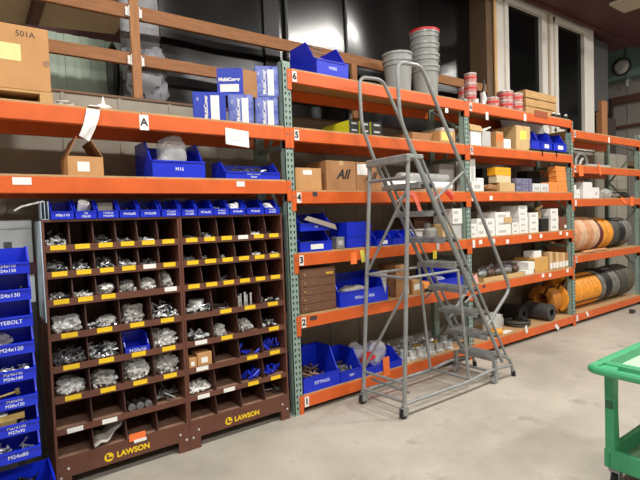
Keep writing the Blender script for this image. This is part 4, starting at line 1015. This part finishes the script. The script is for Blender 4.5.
for i, (a, b, pt) in enumerate(((532, 540, 132), (541, 552, 134), (554, 566.5, 135.5))):
    bn, xa_, xb_, z_, h_ = shelf_bin('blue hopper bin, %s of three on the black board' % ('left', 'middle', 'right')[i], '5', a, b, pt, .42, .26, .0, card=i > 0, group=G, z=zz)
    if i == 2: mb = MB(); mb.box(0, 0, 0, .1, .1, .12, .003); solo('small_carton', mb, LGREY, 'small grey carton inside the right blue bin of the three', 'carton', (xa_+.08, .12, zz+.012))
    if i == 1: mb = MB(); mb.blob((0, 0, .04), .09, .06, .04, 3, .2); solo('plastic_bag', mb, BAG, 'clear bag inside the middle blue bin of the three', 'bag', ((xa_+xb_)/2, .13, zz+.012))
q = at(549, 130, .3); mb = MB(); mb.prism([(-.55, -.08), (.65, -.03), (.65, .06), (.0, .1), (-.6, .07)], 0, .02, 'y'); solo('white_board', mb, WPLAS, 'white crumpled sheet standing behind the three blue bins', 'sheet', (q.x-.45, .40, q.z))
# --- C4
t, x0, x1, z, h = carton('tall white carton just right of the middle upright', '4', 470.5, 476, 158.5, .08, .2, WHITE, tape=False, label_at=(.2, .3, .7, .8), lab_mt=LGREY, name='white_box')
carton('squat white carton in front of the tall white one', '4', 472, 484, 182, .02, .055, WHITE, tape=False, name='white_box', label_at=(.2, .3, .7, .7), lab_mt=LGREY)
carton('middle height white carton right of the tall white one', '4', 477, 484, 178, .1, .2, WHITE, tape=False, name='white_box', label_at=(.2, .3, .7, .7), lab_mt=LGREY)
t, x0, x1, z, h = carton('wide pale carton at the bottom of the amber topped stack', '4', 500, 515, 183, .03, .16, CARDP, tape=False)
t, x0b, x1b, z2, h2 = carton('pale carton in the middle of the amber topped stack', '4', 497, 511, 175.5, .04, .12, mat('cream_carton', (212, 198, 160), .7, noise=.06), tape=False, z=z+h+.001)
carton('amber carton on top of the stack in the middle bay', '4', 495.5, 511, 167.5, .04, .12, AMBER, tape=False, z=z2+h2+.001, label_at=(.15, .55, .85, .62), lab_mt=CARD)
mb = MB(); mb.blob((0, 0, .05), .12, .07, .05, 17, .2); solo('brown_bag', mb, CARD2, 'crumpled brown paper bag left of the amber topped stack', 'bag', (xs(491, .12, 2.0), .12, top('4')+.0005))
t, x0, x1, z, h = carton('black case at the back left of the amber topped stack', '4', 483, 497, 168.5, .33, .17, BLACK, tape=False, name='black_case', cat='case')
ztc = z
for i in range(2):
    t, x0, x1, z, h = carton('dark navy printed carton, %s of the pair right of the amber stack' % ('lower', 'upper')[i], '4', 516.5, 532, (185, 178.5)[i], .03, .3, mat('navy_print', (46, 44, 92), .5, noise=.5, scale=30, rgb2=(150, 150, 176)), tape=False, z=None if i == 0 else zprev, group='navy cartons'); zprev = z+h+.001
for i in range(2): carton('pale speckled small box, %s of the two beside the navy pair' % ('left', 'right')[i], '4', (533, 541)[i], (540.6, 549)[i], 183.5, .03, .3, mat('speckled_white', (216, 220, 220), .5, noise=.3, scale=40), tape=False, group='speckled boxes', label_at=(.2, .2, .8, .6), lab_mt=LGREY)
t, x0, x1, z, h = carton('dark low case at the back behind the speckled boxes', '4', 528, 541, 171, .34, .17, BLACK, tape=False, name='black_case', cat='case')
for i, (a, b, r_) in enumerate(((549.5, 557.5, 2), (558, 567.5, 5))):
    x0, x1, z, zt_ = span('4', .03, a, b, (182, 166.5)[i]); h = (zt_-z)/r_
    for j in range(r_):
        t = thing('orange_carton', 'small orange carton, %s in the %s stack' % ({0: 'bottom', r_-1: 'topmost'}.get(j, ORD[j]+' from below'), ('short', 'tall')[i]), 'box', (x0-(j*.012 if i else 0), .03, z+.0004+h*j), 0, 'orange cartons on the third shelf'); mb = MB(); mb.box(0, 0, 0, x1-x0, .12, h-.002, .003); part('body', mb, ORBOX, t)
        mb = MB(); mb.box(0.0, -.0008, h*.42, x1-x0, -.0001, h*.5); part('print_line', mb, OTAG, t)
# --- B2
x0, x1, z, zt_ = span('2', .02, 300.5, 337.5, 268)
x0 = xs(300.5, .02, z); x1 = xs(337, .02, z); w = x1-x0; h = zt_-z
t = thing('drawer_cabinet', 'brown five drawer cabinet on the shelf beside the green upright', 'drawer cabinet', (x0, .02, z+.0004)); d = .34
mb = MB(); mb.box(0, .006, 0, w, d, h, .004); part('case', mb, DRAWERB, t)
for k in range(5):
    a = h*(.02+.192*k); b = a+h*.178; mb = MB(); mb.box(.012, .0, a, w-.012, .0058, b, .002); dr = part('drawer', mb, DRAWERB, t)
    mb = MB(); mb.lathe([(0, -.014), (.009, -.012), (.009, -.004), (.005, -.0005)], 10, 'y', (.05, 0, (a+b)/2)); part('knob', mb, BRASSY, dr)
    if k == 4: mb = MB(); mb.box(w*.72, -.001, a+.02, w*.92, -.0001, b-.03); part('label_card', mb, mat('amber_label', (206, 166, 60), .6), dr)
_, x0, x1, z, h = shelf_bin('large blue hopper bin full of grey sheets behind the ladder leg', '2', 340.5, 388, 273, .52, .34, .0, 'M36x120  M36', group=G)
mb = MB(); mb.blob((0, 0, .075), .17, .10, .075, 41, .12, 20, 12, sq=.6); solo('felt_pile', mb, mat('grey_paper_pile', (168, 162, 156), .8, noise=.15, scale=12), 'pile of grey paper sheets in the large blue bin', 'paper pile', ((x0+x1)/2-.02, .15, z+.012))
mb = MB(); mb.prism([(x1-.12, z+.3), (x1-.02, z+.3), (x1-.05, z+.08)], -.024, -.012, 'y'); solo('white_pouch', mb, BAG, 'white plastic pouch draped over the right corner of the large blue bin', 'pouch')
t, x0, x1, z, h = carton('tall brown cardboard box right of the large blue bin', '2', 396.5, 410, 264.5, .04, .26, CARD2, label_at=(.55, .05, .9, .35))
carton('lower cardboard box with a white label behind the ladder post', '2', 413, 421.5, 280, .03, .24, CARD, label_at=(.15, .3, .8, .7))
t, x0, x1, z, h = carton('small orange and black carton on the shelf behind the ladder', '2', 424.5, 434, 282.5, .02, .2, ORBOX, tape=False); mb = MB(); mb.box(-.001, -.0015, 0, x1-x0+.001, -.0002, h*.42); part('black_band', mb, INK, t, label='black lower half')
_, x0, x1, z, h = shelf_bin('blue bin with white bag seen between the ladder steps', '2', 437, 463, 266, .5, .3, .0, group=G)
mb = MB(); mb.blob((0, 0, .06), .12, .08, .06, 44, .2, 18, 12); solo('plastic_bag', mb, BAG, 'white bag in the blue bin between the ladder steps', 'bag', ((x0+x1)/2-.05, .15, z+.012))
ribbon('yellow tag hanging behind the ladder step from the fourth beam', [(435, 250.5), (435, 259)], -.0135, .06, mat('olive_yellow_tag', (190, 170, 40), .6))
ribbon('grey strap hanging above the yellow tag behind the ladder', [(438, 241), (438, 250)], -.0135, .04, LGREY)
# --- C2
q = random.Random(12)
mb = MB(); x0, x1, z, _ = span('2', .1, 478, 524, 270)
t = thing('steel_tray', 'low beige cardboard tray holding machine parts', 'tray', (x0, .02, z+.0004)); mb = MB(); w = x1-x0
mb.box(0, 0, 0, w, .4, .005); mb.box(0, 0, .0052, w, .005, .05); mb.box(0, .395, .0052, w, .4, .05); mb.box(0, .0052, .0052, .005, .3948, .05); mb.box(w-.005, .0052, .0052, w, .3948, .05); part('tray_body', mb, CARDP, t)
for i in range(9):
    mb = MB(); L = q.uniform(.12, .26); r_ = q.uniform(.03, .05); cx = x0+.14+(w-.28)*i/8
    mb.tube([(-L/2, 0, 0), (-L/4, 0, .01), (L/4, .0, .0), (L/2, .03, .01)], [r_*.6, r_, r_*.8, r_*.9], 10); ring(mb, (L/2, .03, .01), r_*1.1, .012, 'y', 12, 6)
    o = solo('machine_part', mb, (GALV, STEEL, mat('brownish_casting', (104, 84, 74), .6, .3, noise=.3, scale=20))[i % 3], 'grey metal machine part, %s from left in the beige tray' % ORD[i], 'machine part', (cx, .14+.08*(i % 2), z+.07+.035*(i % 2)), q.uniform(-.3, .3), 'machine parts in the tray')
t, x0, x1, z, h = carton('white end labelled box beside the pale wrapped stack', '2', 526, 534, 270, .0, .28, WHITE, tape=False, name='white_box')
carton('smaller white box lower at the edge of the shelf with parts', '2', 528.5, 534.8, 262, .0, .28, WHITE, tape=False, name='white_box', z=z+h+.001)
carton('pale plastic wrapped stack behind the white boxes', '2', 508, 525, 261, .3, .2, LGREY, tape=False, name='wrapped_stack', cat='wrapped stack')
t, x0, x1, z, h = carton('honey coloured cardboard box on the middle bay lower shelf', '2', 535, 548.5, 257.5, .03, .3, mat('honey_card', (206, 158, 84), .75, noise=.1), tape=True)
carton('white block on top of the honey coloured box', '2', 534, 541.5, 251, .06, .15, WHITE, tape=False, z=z+h+.001, name='white_box')
for i in range(6):
    a = 550+3.1*i; x0, x1, z, zt_ = span('2', .03, a, a+2.9, 252+.2*i)
    t = thing('paper_packet', 'brown paper packet standing on edge, %s from left by the right upright' % ORD[i], 'packet', (x0, .03, z+.0004), 0, 'brown packets by the right upright'); mb = MB(); mb.box(0, 0, 0, x1-x0, .28, zt_-z, .004); part('body', mb, (CARDP, CARD2, CARDP, CARD)[i % 4], t)
    mb = MB(); mb.box(.006, -.001, .02, x1-x0-.006, -.0001, .1); part('label_card', mb, WHITE, t)
# --- B1
_, x0, x1, z, h = shelf_bin('large blue bin nearest the green upright on the bottom shelf', '1', 304, 340, 348, .42, .36, .0, 'FITTINGS', group=G)
mb = MB(); bolts(mb, x0+.02, x1-.02, .06, .34, z+.012, .13, 60, random.Random(6), 2.2, 1.0); solo('fittings_heap', mb, mat('rusty_parts', (130, 104, 84), .5, .4, noise=.4, scale=20), 'heap of brownish metal parts in the first bottom shelf bin', 'fittings', kind='stuff')
_, x0, x1, z, h = shelf_bin('second blue bin on the bottom shelf, with dull fittings', '1', 341, 363, 349, .42, .36, .0, 'M24', group=G)
mb = MB(); bolts(mb, x0+.02, x1-.02, .06, .34, z+.012, .12, 90, random.Random(9), 1.8, 1.0); solo('fittings_heap', mb, STEEL, 'heap of dull fittings in the second bottom shelf bin', 'fittings', kind='stuff')
_, x0, x1, z, h = shelf_bin('third blue bin on the bottom shelf, with red caps and clear bags', '1', 364.5, 402, 349, .42, .36, .0, group=G)
mb = MB(); q = random.Random(4)
for i in range(14):
    c = Vector((x0+.07+q.random()*.12, .05+q.random()*.1, z+.08+q.random()*.07)); mb.cyl(c, c+Vector((q.uniform(-.02, .02), .01, .035)), .022, 8)
solo('red_caps', mb, RED, 'heap of red plastic caps in the third bottom shelf bin', 'caps', kind='stuff')
mb = MB(); mb.blob((0, 0, .12), .10, .09, .12, 51, .15, 18, 12); solo('plastic_bag', mb, BAG, 'tall clear bag at left of the bin of red caps', 'bag', (x0+.10, .25, z+.012))
mb = MB(); mb.blob((0, 0, .12), .13, .09, .12, 52, .18, 18, 12); solo('plastic_bag', mb, BAG, 'clear bag bulging at right of the red caps', 'bag', (x0+.32, .2, z+.012))
mb = MB(); x0, x1 = xs(405, .15, .2), xs(443, .15, .2); bolts(mb, x0, x1, .2, .46, top('1')+.001, .10, 60, random.Random(61), 2.6, 1.1)
solo('fittings_heap', mb, ZINC, 'scattered bright metal couplings on the bottom shelf behind the ladder', 'fittings', kind='stuff')
q = random.Random(8)
for i in range(11):
    px = 403.5+4.4*i; y = .08+.15*(i % 2); x = xs(px, y, .25); mb = MB(); r_ = q.uniform(.055, .075); h = q.uniform(.07, .12)
    mb.lathe([(r_*.55, 0), (r_, 0), (r_, h*.3), (r_*.75, h*.35), (r_*.75, h*.9), (r_*.8, h), (r_*.55, h)], 16, 'z', close=True)
    o = solo('pipe_flange', mb, (ZINC, GALV, ZINC, BRASSY)[i % 4], 'round metal pipe coupling, %s from left on the bottom shelf' % ORD[i], 'coupling', (x, y, top('1')+.0005), group='couplings on the bottom shelf')
for i in range(3):
    x = xs((441, 452, 466)[i], .18, .3); mb = MB(); mb.lathe([(.06, 0), (.12, .0), (.12, .03), (.06, .03)], 20, 'z', close=True); solo('steel_disc', mb, GALV, 'flat grey steel ring, %s behind the lower ladder steps' % ORD[i], 'ring', (x, .32, top('1')+.0005+0*i), group='steel rings on the bottom shelf')
# --- C1
mb = MB(); mb.blob((0, 0, .13), .17, .1, .13, 71, .15, 20, 14); solo('plastic_bag', mb, BAG, 'white plastic bag on the bottom shelf at the foot of the handrail', 'bag', (xs(493, .16, .25), .16, top('1')+.0005))
mb = MB(); mb.box(0, 0, 0, .17, .12, .07, .02); mb.cyl((.05, .06, .07), (.05, .06, .09), .03, 10); solo('orange_tool', mb, mat('orange_yellow', (240, 160, 40), .5, noise=.08), 'orange plastic tool on the bottom shelf edge', 'tool', (xs(496, .02, .17), .02, top('1')+.0005))
mb = MB(); mb.prism([(0, 0), (.2, .02), (.18, .1), (-.02, .08)], 0, .006, 'z'); solo('paper_sheet', mb, WHITE, 'white paper lying right of the orange tool on the bottom shelf', 'paper', (xs(505, .03, .17), .03, top('1')+.0005))
mb = MB()
for k, (R_, dz) in enumerate(((.15, .02), (.155, .055), (.12, .02))): ring(mb, (0, 0, dz), R_, .018, 'z', 26, 8)
solo('hose_coil', mb, DCOIL, 'flat coil of dark hose lying on the bottom shelf', 'hose coil', (xs(518, .18, .2), .19, top('1')+.0005))
def coil(label, c, R, w, n, mt, hole=.55, axis='x', rz=0, group='hose coils on the right shelves', straps=0, strap_m=None):
    t = thing('hose_coil', label, 'hose coil', c, rz, group)
    prof = []; r = w/n/2
    for i in range(n):
        for k in range(6):
            a = PI-PI*k/5; prof.append((R-r+r*math.sin(a), r*(2*i+1)+r*math.cos(a)))
    ins = [(R*hole+.3*r*math.sin(j*2.1), w-(w*j/6)) for j in range(7)]
    mb = MB(); mb.lathe(prof+ins, 40, axis, (0, 0, R), close=True); q = random.Random(len(label))
    mb.v = [(x, y, z) for x, y, z in mb.v]
    part('hose', mb, mt, t)
    for k in range(straps):
        a = PI*.5+k*2*PI/max(1, straps)+.5; mb = MB(); d = Vector((0, math.cos(a), math.sin(a))); o_ = Vector((0, 0, R)); tt = Vector((0, -math.sin(a), math.cos(a)))*.012
        p = [o_+d*R*hole*.97, o_+d*(R+.003)]
        for xx in (-.004, w+.001):
            vs = [p[0]-tt, p[0]+tt, p[1]+tt, p[1]-tt]; X_ = Vector((xx, 0, 0)); X2 = Vector((xx+.003, 0, 0))
            mb.add([v+X_ for v in vs]+[v+X2 for v in vs], [(0, 1, 2, 3), (7, 6, 5, 4), (0, 4, 5, 1), (1, 5, 6, 2), (2, 6, 7, 3), (3, 7, 4, 0)])
        vs = [p[1]-tt, p[1]+tt, p[1]+tt+d*.003, p[1]-tt+d*.003]
        mb.add([v+Vector((-.004, 0, 0)) for v in vs]+[v+Vector((w+.004, 0, 0)) for v in vs], [(3, 2, 1, 0), (4, 5, 6, 7), (0, 1, 5, 4), (1, 2, 6, 5), (2, 3, 7, 6), (3, 0, 4, 7)])
        part('strap', mb, strap_m or BLACK, t)
    return t
def pipe_roll(label, px, py, y, r, L, mt, hole):
    z = top('1')+.0005; x = xs(px, y, z+r)
    t = thing('rubber_roll', label, 'roll', (x, y, z), 0, 'black rubber rolls'); mb = MB()
    mb.lathe([(r*hole, 0), (r*.95, 0), (r, .01), (r, L-.01), (r*.95, L), (r*hole, L)], 28, 'y', (0, 0, r), close=True); part('roll', mb, mt, t)
    mb = MB(); mb.lathe([(r*hole*.98, .005), (r*hole*.9, .005), (r*hole*.9, L-.005), (r*hole*.98, L-.005)], 20, 'y', (0, 0, r), close=True); part('core', mb, BLACK, t)
pipe_roll('black rubber roll with open end facing out on the bottom shelf', 552, 311, -.0, .115, .36, mat('worn_black_rubber', (58, 58, 58), .5, noise=.3, scale=12), .42)
pipe_roll('darker black rubber roll lying behind the open ended roll', 524, 301, .2, .12, .3, BLACK, .3)
z1 = top('1')+.0005
coil('yellow orange hose coil leaning behind the black rubber rolls', (xs(539, .34, .37), .31, z1), .215, .22, 3, mat('brownish_orange_hose', (186, 118, 40), .5, noise=.25, scale=14), .5, straps=3)
xc_ = xs(539, .34, .37)+.23
coil('large orange hose coil left of the right upright on the bottom shelf', (xc_, .26, z1), .225, 4.785-xc_, 4, YCOIL, .45, straps=3)
# right bay
zd = top('D1')+.0005
coil('broad bundled orange hose coil right of the upright on the bottom shelf', (4.93, .29, zd), .255, .92, 8, YCOIL, .45, straps=4)
coil('grey speckled hose coil next to the broad orange coil', (5.86, .29, zd), .26, .12, 2, GCOIL, .5)
coil('black hose coil in the middle of the right bottom shelf', (5.99, .29, zd), .27, .21, 2, BLACK, .5)
coil('grey cable reel coil with pale patches on the right bottom shelf', (6.21, .29, zd), .265, .29, 2, GCOIL, .4, straps=2)
coil('dark hose coil second from the right end of the bottom shelf', (6.51, .29, zd), .27, .25, 3, DCOIL, .5)
coil('dark brown hose coil at the right end of the bottom shelf', (6.77, .29, zd), .27, .25, 3, mat('brown_hose', (86, 78, 64), .55, noise=.35, scale=18), .5)
zd = top('D2')+.0005
for i in range(4):
    coil('tan hose coil, %s of four standing side by side by the upright' % ORD[i], (4.93+.21*i, .29, zd), .285-.004*i, .206, 2, (TCOIL, mat('pale_tan_hose', (214, 176, 144), .55, noise=.25, scale=14))[i % 2], .45, group='tan hose coils')
coil('maroon hose coil between the tan and orange coils', (5.78, .29, zd), .255, .13, 2, RCOIL, .5, straps=3, strap_m=STEEL)
coil('orange hose coil on the upper right shelf', (5.92, .29, zd), .26, .38, 2, YCOIL, .5)
coil('dark grey hose coil right of the upper orange coil', (6.31, .29, zd), .25, .21, 2, DCOIL, .5)
coil('black hose coil with a pale strap on the upper right shelf', (6.53, .29, zd), .25, .22, 2, BLACK, .55, straps=2, strap_m=LGREY)
coil('grey hose coil at the right end of the upper coil shelf', (6.76, .29, zd), .25, .26, 2, GCOIL, .55)
mb = MB(); mb.tube([(0, 0, 0), (.3, -.02, .005), (.55, .03, .0), (.75, .0, .0)], .022, 8); solo('hose_end', mb, TCOIL, 'loose tan hose end lying along the front of the coil shelf', 'hose', (5.15, .015, zd+.022))
# D3 / D4
for i, (a, b, pt, mt, dp, y) in enumerate(((573.5, 576.5, 185, WHITE, .2, .03), (577, 580, 189.5, WHITE, .2, .03), (583.5, 592.5, 182, WPLAS, .25, .08), (593.5, 599.5, 187.5, WPLAS, .25, .06))):
    carton('white %s on the shelf right of the tall upright' % ('narrow carton nearest the upright', 'short carton second from the upright', 'tall square tub', 'lower tub with a blue spot')[i], 'D3', a, b, pt, y, dp, mt, tape=False, name='white_tub' if i > 1 else 'white_box', cat='tub' if i > 1 else 'box', group='white tubs and boxes of the right bay', label_at=(.3, .3, .6, .6) if i != 2 else None, lab_mt=LGREY)
carton('brown paper roll standing behind the white cartons of the right bay', 'D3', 577.5, 582, 180, .3, .1, CARD, tape=False)
mb = MB(); mb.blob((0, 0, .075), .16, .1, .075, 81, .2, 18, 12); solo('plastic_bag', mb, BAG, 'clear crumpled bag right of the white tubs', 'bag', (xs(604, .15, 1.9), .15, top('D3')+.0005))
mb = MB(); mb.blob((0, 0, .04), .2, .09, .04, 82, .2, 18, 12); solo('plastic_bag', mb, BAGG, 'flat grey bag right of the clear crumpled bag', 'bag', (xs(613, .1, 1.9), .12, top('D3')+.0005))
mb = MB(); mb.blob((0, 0, .055), .30, .14, .055, 83, .12, 20, 12); solo('black_bundle', mb, BLACK, 'flat black bundle at the right end of the white tub shelf', 'bundle', (6.76, .18, top('D3')+.0005))
x = xs(581, .12, 2.4); t = thing('pipe_clamp', 'grey curved metal clamp on the upper right bay shelf', 'clamp', (x, .12, top('D4')+.0005))
mb = MB(); pts = [(-.17+.0, 0, .02), (-.16, 0, .1), (-.1, 0, .17), (0, 0, .2), (.1, 0, .17), (.17, 0, .1), (.18, 0, .02)]; mb.tube(pts, .022, 8); part('arch', mb, GALV, t)
mb = MB(); mb.box(-.19, -.05, 0, .2, .05, .02, .004); part('base', mb, GALV, t); mb = MB(); mb.tube([(-.05, 0, .02), (.0, 0, .09), (.03, -.01, .12)], .02, 8); part('screw', mb, LGREY, t)
mb = MB(); mb.box(0, 0, 0, .75, .05, .035, .004); solo('steel_bar', mb, LGREY, 'pale flat bar lying right of the grey clamp', 'bar', (xs(587, .06, 2.35), .05, top('D4')+.0005))
q = at(627, 150, .45); mb = MB(); mb.box(-.6, 0, 0, .9, .02, .03); solo('pale_board', mb, WHITE, 'pale board lying flat high in the right bay under the top deck', 'board', (q.x, .45, top('D4')+.0005))

#==LADDER
# ---------------------------------------------------------------- rolling ladder
L0 = Vector((.7, -.4, 0)); lad = thing('rolling_ladder', 'grey tubular rolling warehouse ladder standing before the rack', 'ladder', L0)
YN, YF, R_ = -.64, -.17, .0165
def lp(name, mb, mt=GALV, label=None): return part(name, mb, mt, lad, world=L0, label=label)
def bend(pts, n=4, f=.28):                       # round the corners of a polyline
    P = [Vector(p) for p in pts]; out = [P[0]]
    for i in range(1, len(P)-1):
        a = P[i]+(P[i-1]-P[i])*min(f, .09/max(.02, (P[i-1]-P[i]).length)); b = P[i]+(P[i+1]-P[i])*min(f, .09/max(.02, (P[i+1]-P[i]).length))
        for k in range(n+1):
            u = k/n; out.append(a*(1-u)**2+P[i]*2*u*(1-u)+b*u*u)
    return out+[P[-1]]
def sx(z): return .862+(2.2-z)*.603
for Y_ in (YN, YF):
    mb = MB(); mb.tube([(sx(.19), Y_, .19), (sx(2.2), Y_, 2.2)], R_+.003, 10); lp('stringer', mb)
    mb = MB(); mb.tube([(sx(.19)+.082, Y_, .22), (sx(2.2)+.082, Y_, 2.2)], .012, 8); lp('stringer_edge', mb)
    mb = MB(); mb.tube(bend([(sx(2.2), Y_, 2.2), (.715, Y_, 2.50), (.70, Y_, 2.94), (.99, Y_, 2.955), (1.70, Y_, 1.80), (2.235, Y_, .91), (sx(.59), Y_, .59)]), R_, 10); lp('handrail', mb)
    a = at(463, 172, YN); b = at(434, 200, YN)
    mb = MB(); mb.tube([(a.x, Y_, a.z), (b.x, Y_, b.z)], .012, 8); lp('handrail_strut', mb)
    xb_ = .672 if Y_ == YN else .632
    mb = MB(); mb.tube([(.80, Y_, 2.19), (xb_, Y_, .10)], R_+.002, 10); lp('rear_leg', mb)
    mb = MB(); mb.tube(bend([(xb_, Y_, .118), (1.53, Y_, .112), (1.86, Y_, .145), (2.21, Y_, .125)]), R_, 10); lp('base_rail', mb)
    mb = MB(); mb.tube(bend([(sx(.27), Y_, .27), (2.20, Y_, .20), (2.262, Y_, .045)], f=.45), R_, 10); lp('front_foot', mb)
    mb = MB(); mb.tube([(2.26, Y_, .055), (2.272, Y_, .0)], .022, 10); lp('rubber_tip', mb, RUBBER, 'black rubber foot tip')
    mb = MB(); mb.tube([(1.412, Y_, 1.175), (1.536, Y_, .12)], .0145, 10); lp('mid_post', mb)
    mb = MB(); mb.tube([(.757, Y_, 1.17), (1.412, Y_, 1.175)], .0125, 8); lp('side_brace', mb)
    mb = MB(); mb.tube([(1.50, Y_, .86), (1.63, Y_, .93)], .010, 8); lp('small_brace', mb)
def legx(z): return .80-(2.19-z)*.0613
def legf(z): return .80-(2.19-z)*.0804
for z in (2.01, 1.17, .29, .135):
    mb = MB(); mb.tube([(legx(z), YN, z), (legf(z), YF, z)], .0135 if z < 2 else .016, 8); lp('cross_bar', mb)
mb = MB(); mb.tube([(legx(1.92), YN, 1.92), (legf(1.18), YF, 1.18)], .0125, 8); lp('diagonal_brace', mb)
mb = MB(); mb.tube([(legx(1.08), YN, 1.08), (legf(.32), YF, .32)], .0125, 8); lp('diagonal_brace', mb)
for x, z in ((.74, .20), (1.533, .13), (1.95, .10)):
    mb = MB(); mb.tube([(x, YN, z), (x, YF, z)], .0125, 8); lp('cross_bar', mb)
for k in range(8):
    z = .238+.2465*k; x = sx(z)+.035; mb = MB()
    mb.box(x-.10, YN, z-.006, x+.085, YF, z); mb.box(x+.079, YN, z-.04, x+.085, YF, z-.0061); mb.box(x-.10, YN, z-.04, x-.094, YF, z-.0061)
    yy = YN+.02
    while yy < YF-.02:
        mb.box(x-.09, yy, z+.0002, x+.075, yy+.008, z+.012); yy += .026
    lp('tread', mb, TREAD)
mb = MB(); mb.box(.775, YN-.018, 2.165, .975, YF+.018, 2.205, .008); lp('platform', mb, TREAD)
mb = MB(); mb.box(.765, YN-.025, 2.135, .80, YF+.025, 2.20, .008); lp('platform_edge', mb, GALV)
for x, big in ((.672, 1), (1.95, 1)):
    for Y_ in (YN, YF):
        if x < 1: x = .672 if Y_ == YN else .632
        mb = MB(); mb.box(x-.02, Y_-.02, .075, x+.02, Y_+.02, .115 if x < 1 else .23, .003); cst = lp('caster', mb, GALV)
        mb = MB(); mb.box(x-.035, Y_-.028, .03, x+.025, Y_-.022, .085); mb.box(x-.035, Y_+.022, .03, x+.025, Y_+.028, .085); mb.box(x-.035, Y_-.028, .0852, x+.025, Y_+.028, .09); part('fork', mb, GALV, cst)
        mb = MB(); mb.lathe([(0, -.018), (.03, -.018), (.039, -.012), (.039, .012), (.03, .018), (0, .018)], 18, 'y', (x-.012, Y_, .0395)); part('wheel', mb, RUBBER if x < 1 else GREY, cst)

#==CART
# ---------------------------------------------------------------- green utility cart
C0 = Vector((.562, -2.148, 0)); LC, WC = 1.12, .64          # corner nearest the rack on the handle end; runs +x and -y
cart = thing('utility_cart', 'green plastic two shelf utility cart at the right edge', 'cart', C0)
zt_, zr = .82, .745
mb = MB()
mb.box(.135, -.045, zr, LC, 0, zt_, .012); mb.box(.135, -WC, zr, LC, -WC+.045, zt_, .012)
mb.box(LC-.045, -WC+.0452, zr, LC, -.0452, zt_, .012); mb.box(.135, -WC+.0452, zr, .175, -.0452, zt_, .01)
part('top_tray', mb, GREEN, cart)
mb = MB(); mb.box(.1752, -WC+.0452, zr, LC-.0452, -.0452, zr+.012); part('tray_floor', mb, LGREEN, cart, label='pale tray floor')
mb = MB(); mb.tube(bend([(.135, -.022, zt_-.024), (.024, -.022, zt_-.024), (.024, -WC+.022, zt_-.024), (.135, -WC+.022, zt_-.024)], 5), .024, 10); part('handle', mb, GREEN, cart)
for ya in (-.13, -WC+.046): mb = MB(); mb.box(.06, ya, zt_-.06, .1345, ya+.084, zt_-.014, .008); part('handle_web', mb, GREEN, cart)
for xx in (.23, LC-.09):
    for yy in (-.06, -WC):
        mb = MB(); mb.prism([(xx, .25), (xx+.085, .25), (xx+.068, .34), (xx+.056, .5), (xx+.060, zr-.0005), (xx-.004, zr-.0005), (xx-.0, .5)], yy, yy+.05, 'y'); lg = part('leg', mb, GREEN, cart)
        mb = MB(); mb.box(xx-.006, yy+.004, .52, xx-.0005, yy+.046, .565); part('leg_recess', mb, DKGREEN, lg)
mb = MB(); z0, z1 = .155, .27
mb.box(.235, -.03, z0, LC, 0.002, z1, .008); mb.box(.235, -WC, z0, LC, -WC+.03, z1, .008); mb.box(LC-.03, -WC+.0302, z0, LC, -.0302, z1, .006); mb.box(.235, -WC+.0302, z0, .265, -.0302, z1, .006); part('bottom_shelf', mb, GREEN, cart)
mb = MB(); mb.box(.2652, -WC+.0302, z0, LC-.0302, -.0302, z0+.02)
for k in range(5): mb.box(.30+.14*k, -WC+.05, z0+.0202, .34+.14*k, -.05, z0+.028)
part('shelf_floor', mb, mat('scuffed_green', (112, 150, 116), .55, noise=.25, scale=14), cart)
for xx in (.285, LC-.12):
    for yy in (-.05, -WC+.05):
        mb = MB(); mb.box(xx-.04, yy-.03, .135, xx+.04, yy+.03, .1545); mb.box(xx-.03, yy-.024, .05, xx+.02, yy-.018, .135); mb.box(xx-.03, yy+.018, .05, xx+.02, yy+.024, .135); cs = part('caster', mb, GALV, cart)
        mb = MB(); mb.lathe([(.03, -.015), (.054, -.015), (.063, -.009), (.063, .009), (.054, .015), (.03, .015)], 22, 'y', (xx-.015, yy, .0635), close=True); part('wheel', mb, RUBBER, cs)
        mb = MB(); mb.lathe([(0, -.016), (.03, -.016), (.03, .016), (0, .016)], 16, 'y', (xx-.015, yy, .0635)); part('hub', mb, LGREY, cs)
# small scrap on the floor
q = at(633, 313, 0); d_ = FW+RT*((633-320)/FPX)-UP*((313-240)/FPX); k = -CAM.z/d_.z; g = CAM+d_*k
mb = MB(); mb.box(-.06, -.02, 0, .06, .02, .05, .006); mb.box(-.07, -.03, 0, -.0605, .03, .07); solo('floor_stop', mb, DGREY, 'little dark metal bracket on the floor at the far right', 'bracket', (g.x, g.y, .0005))

#==LIGHT
# ---------------------------------------------------------------- light
def area(x, y, z, sx_, sy_, pw, col=(1, .96, .9), rx=0):
    l = bpy.data.lights.new('area_lamp', 'AREA'); l.shape = 'RECTANGLE'; l.size = sx_; l.size_y = sy_; l.energy = pw; l.color = col
    o = bpy.data.objects.new('area_lamp', l); COL.objects.link(o); o.location = (x, y, z); o.rotation_euler = (rx, 0, 0)
for x, p in ((-4.2, 1), (-.3, 1), (3.58, 1), (7.5, .8)):
    area(x, -2.2, 5.2, .7, .3, 212*p)
    area(x, -6.2, 5.4, 1.3, .5, 215*p)
area(-1.5, 3.4, 4.2, 2.0, .5, 110)  # unseen lamp added to brighten the loft and its mint panel
w = bpy.data.worlds.new('world'); sc.world = w; w.use_nodes = True
w.node_tree.nodes['Background'].inputs[0].default_value = (.9, .95, 1, 1); w.node_tree.nodes['Background'].inputs[1].default_value = .25
sc.view_settings.view_transform = 'Standard'; sc.view_settings.look = 'None'; sc.view_settings.gamma = 1; sc.view_settings.use_curve_mapping = False
sc.view_settings.exposure = -0.4
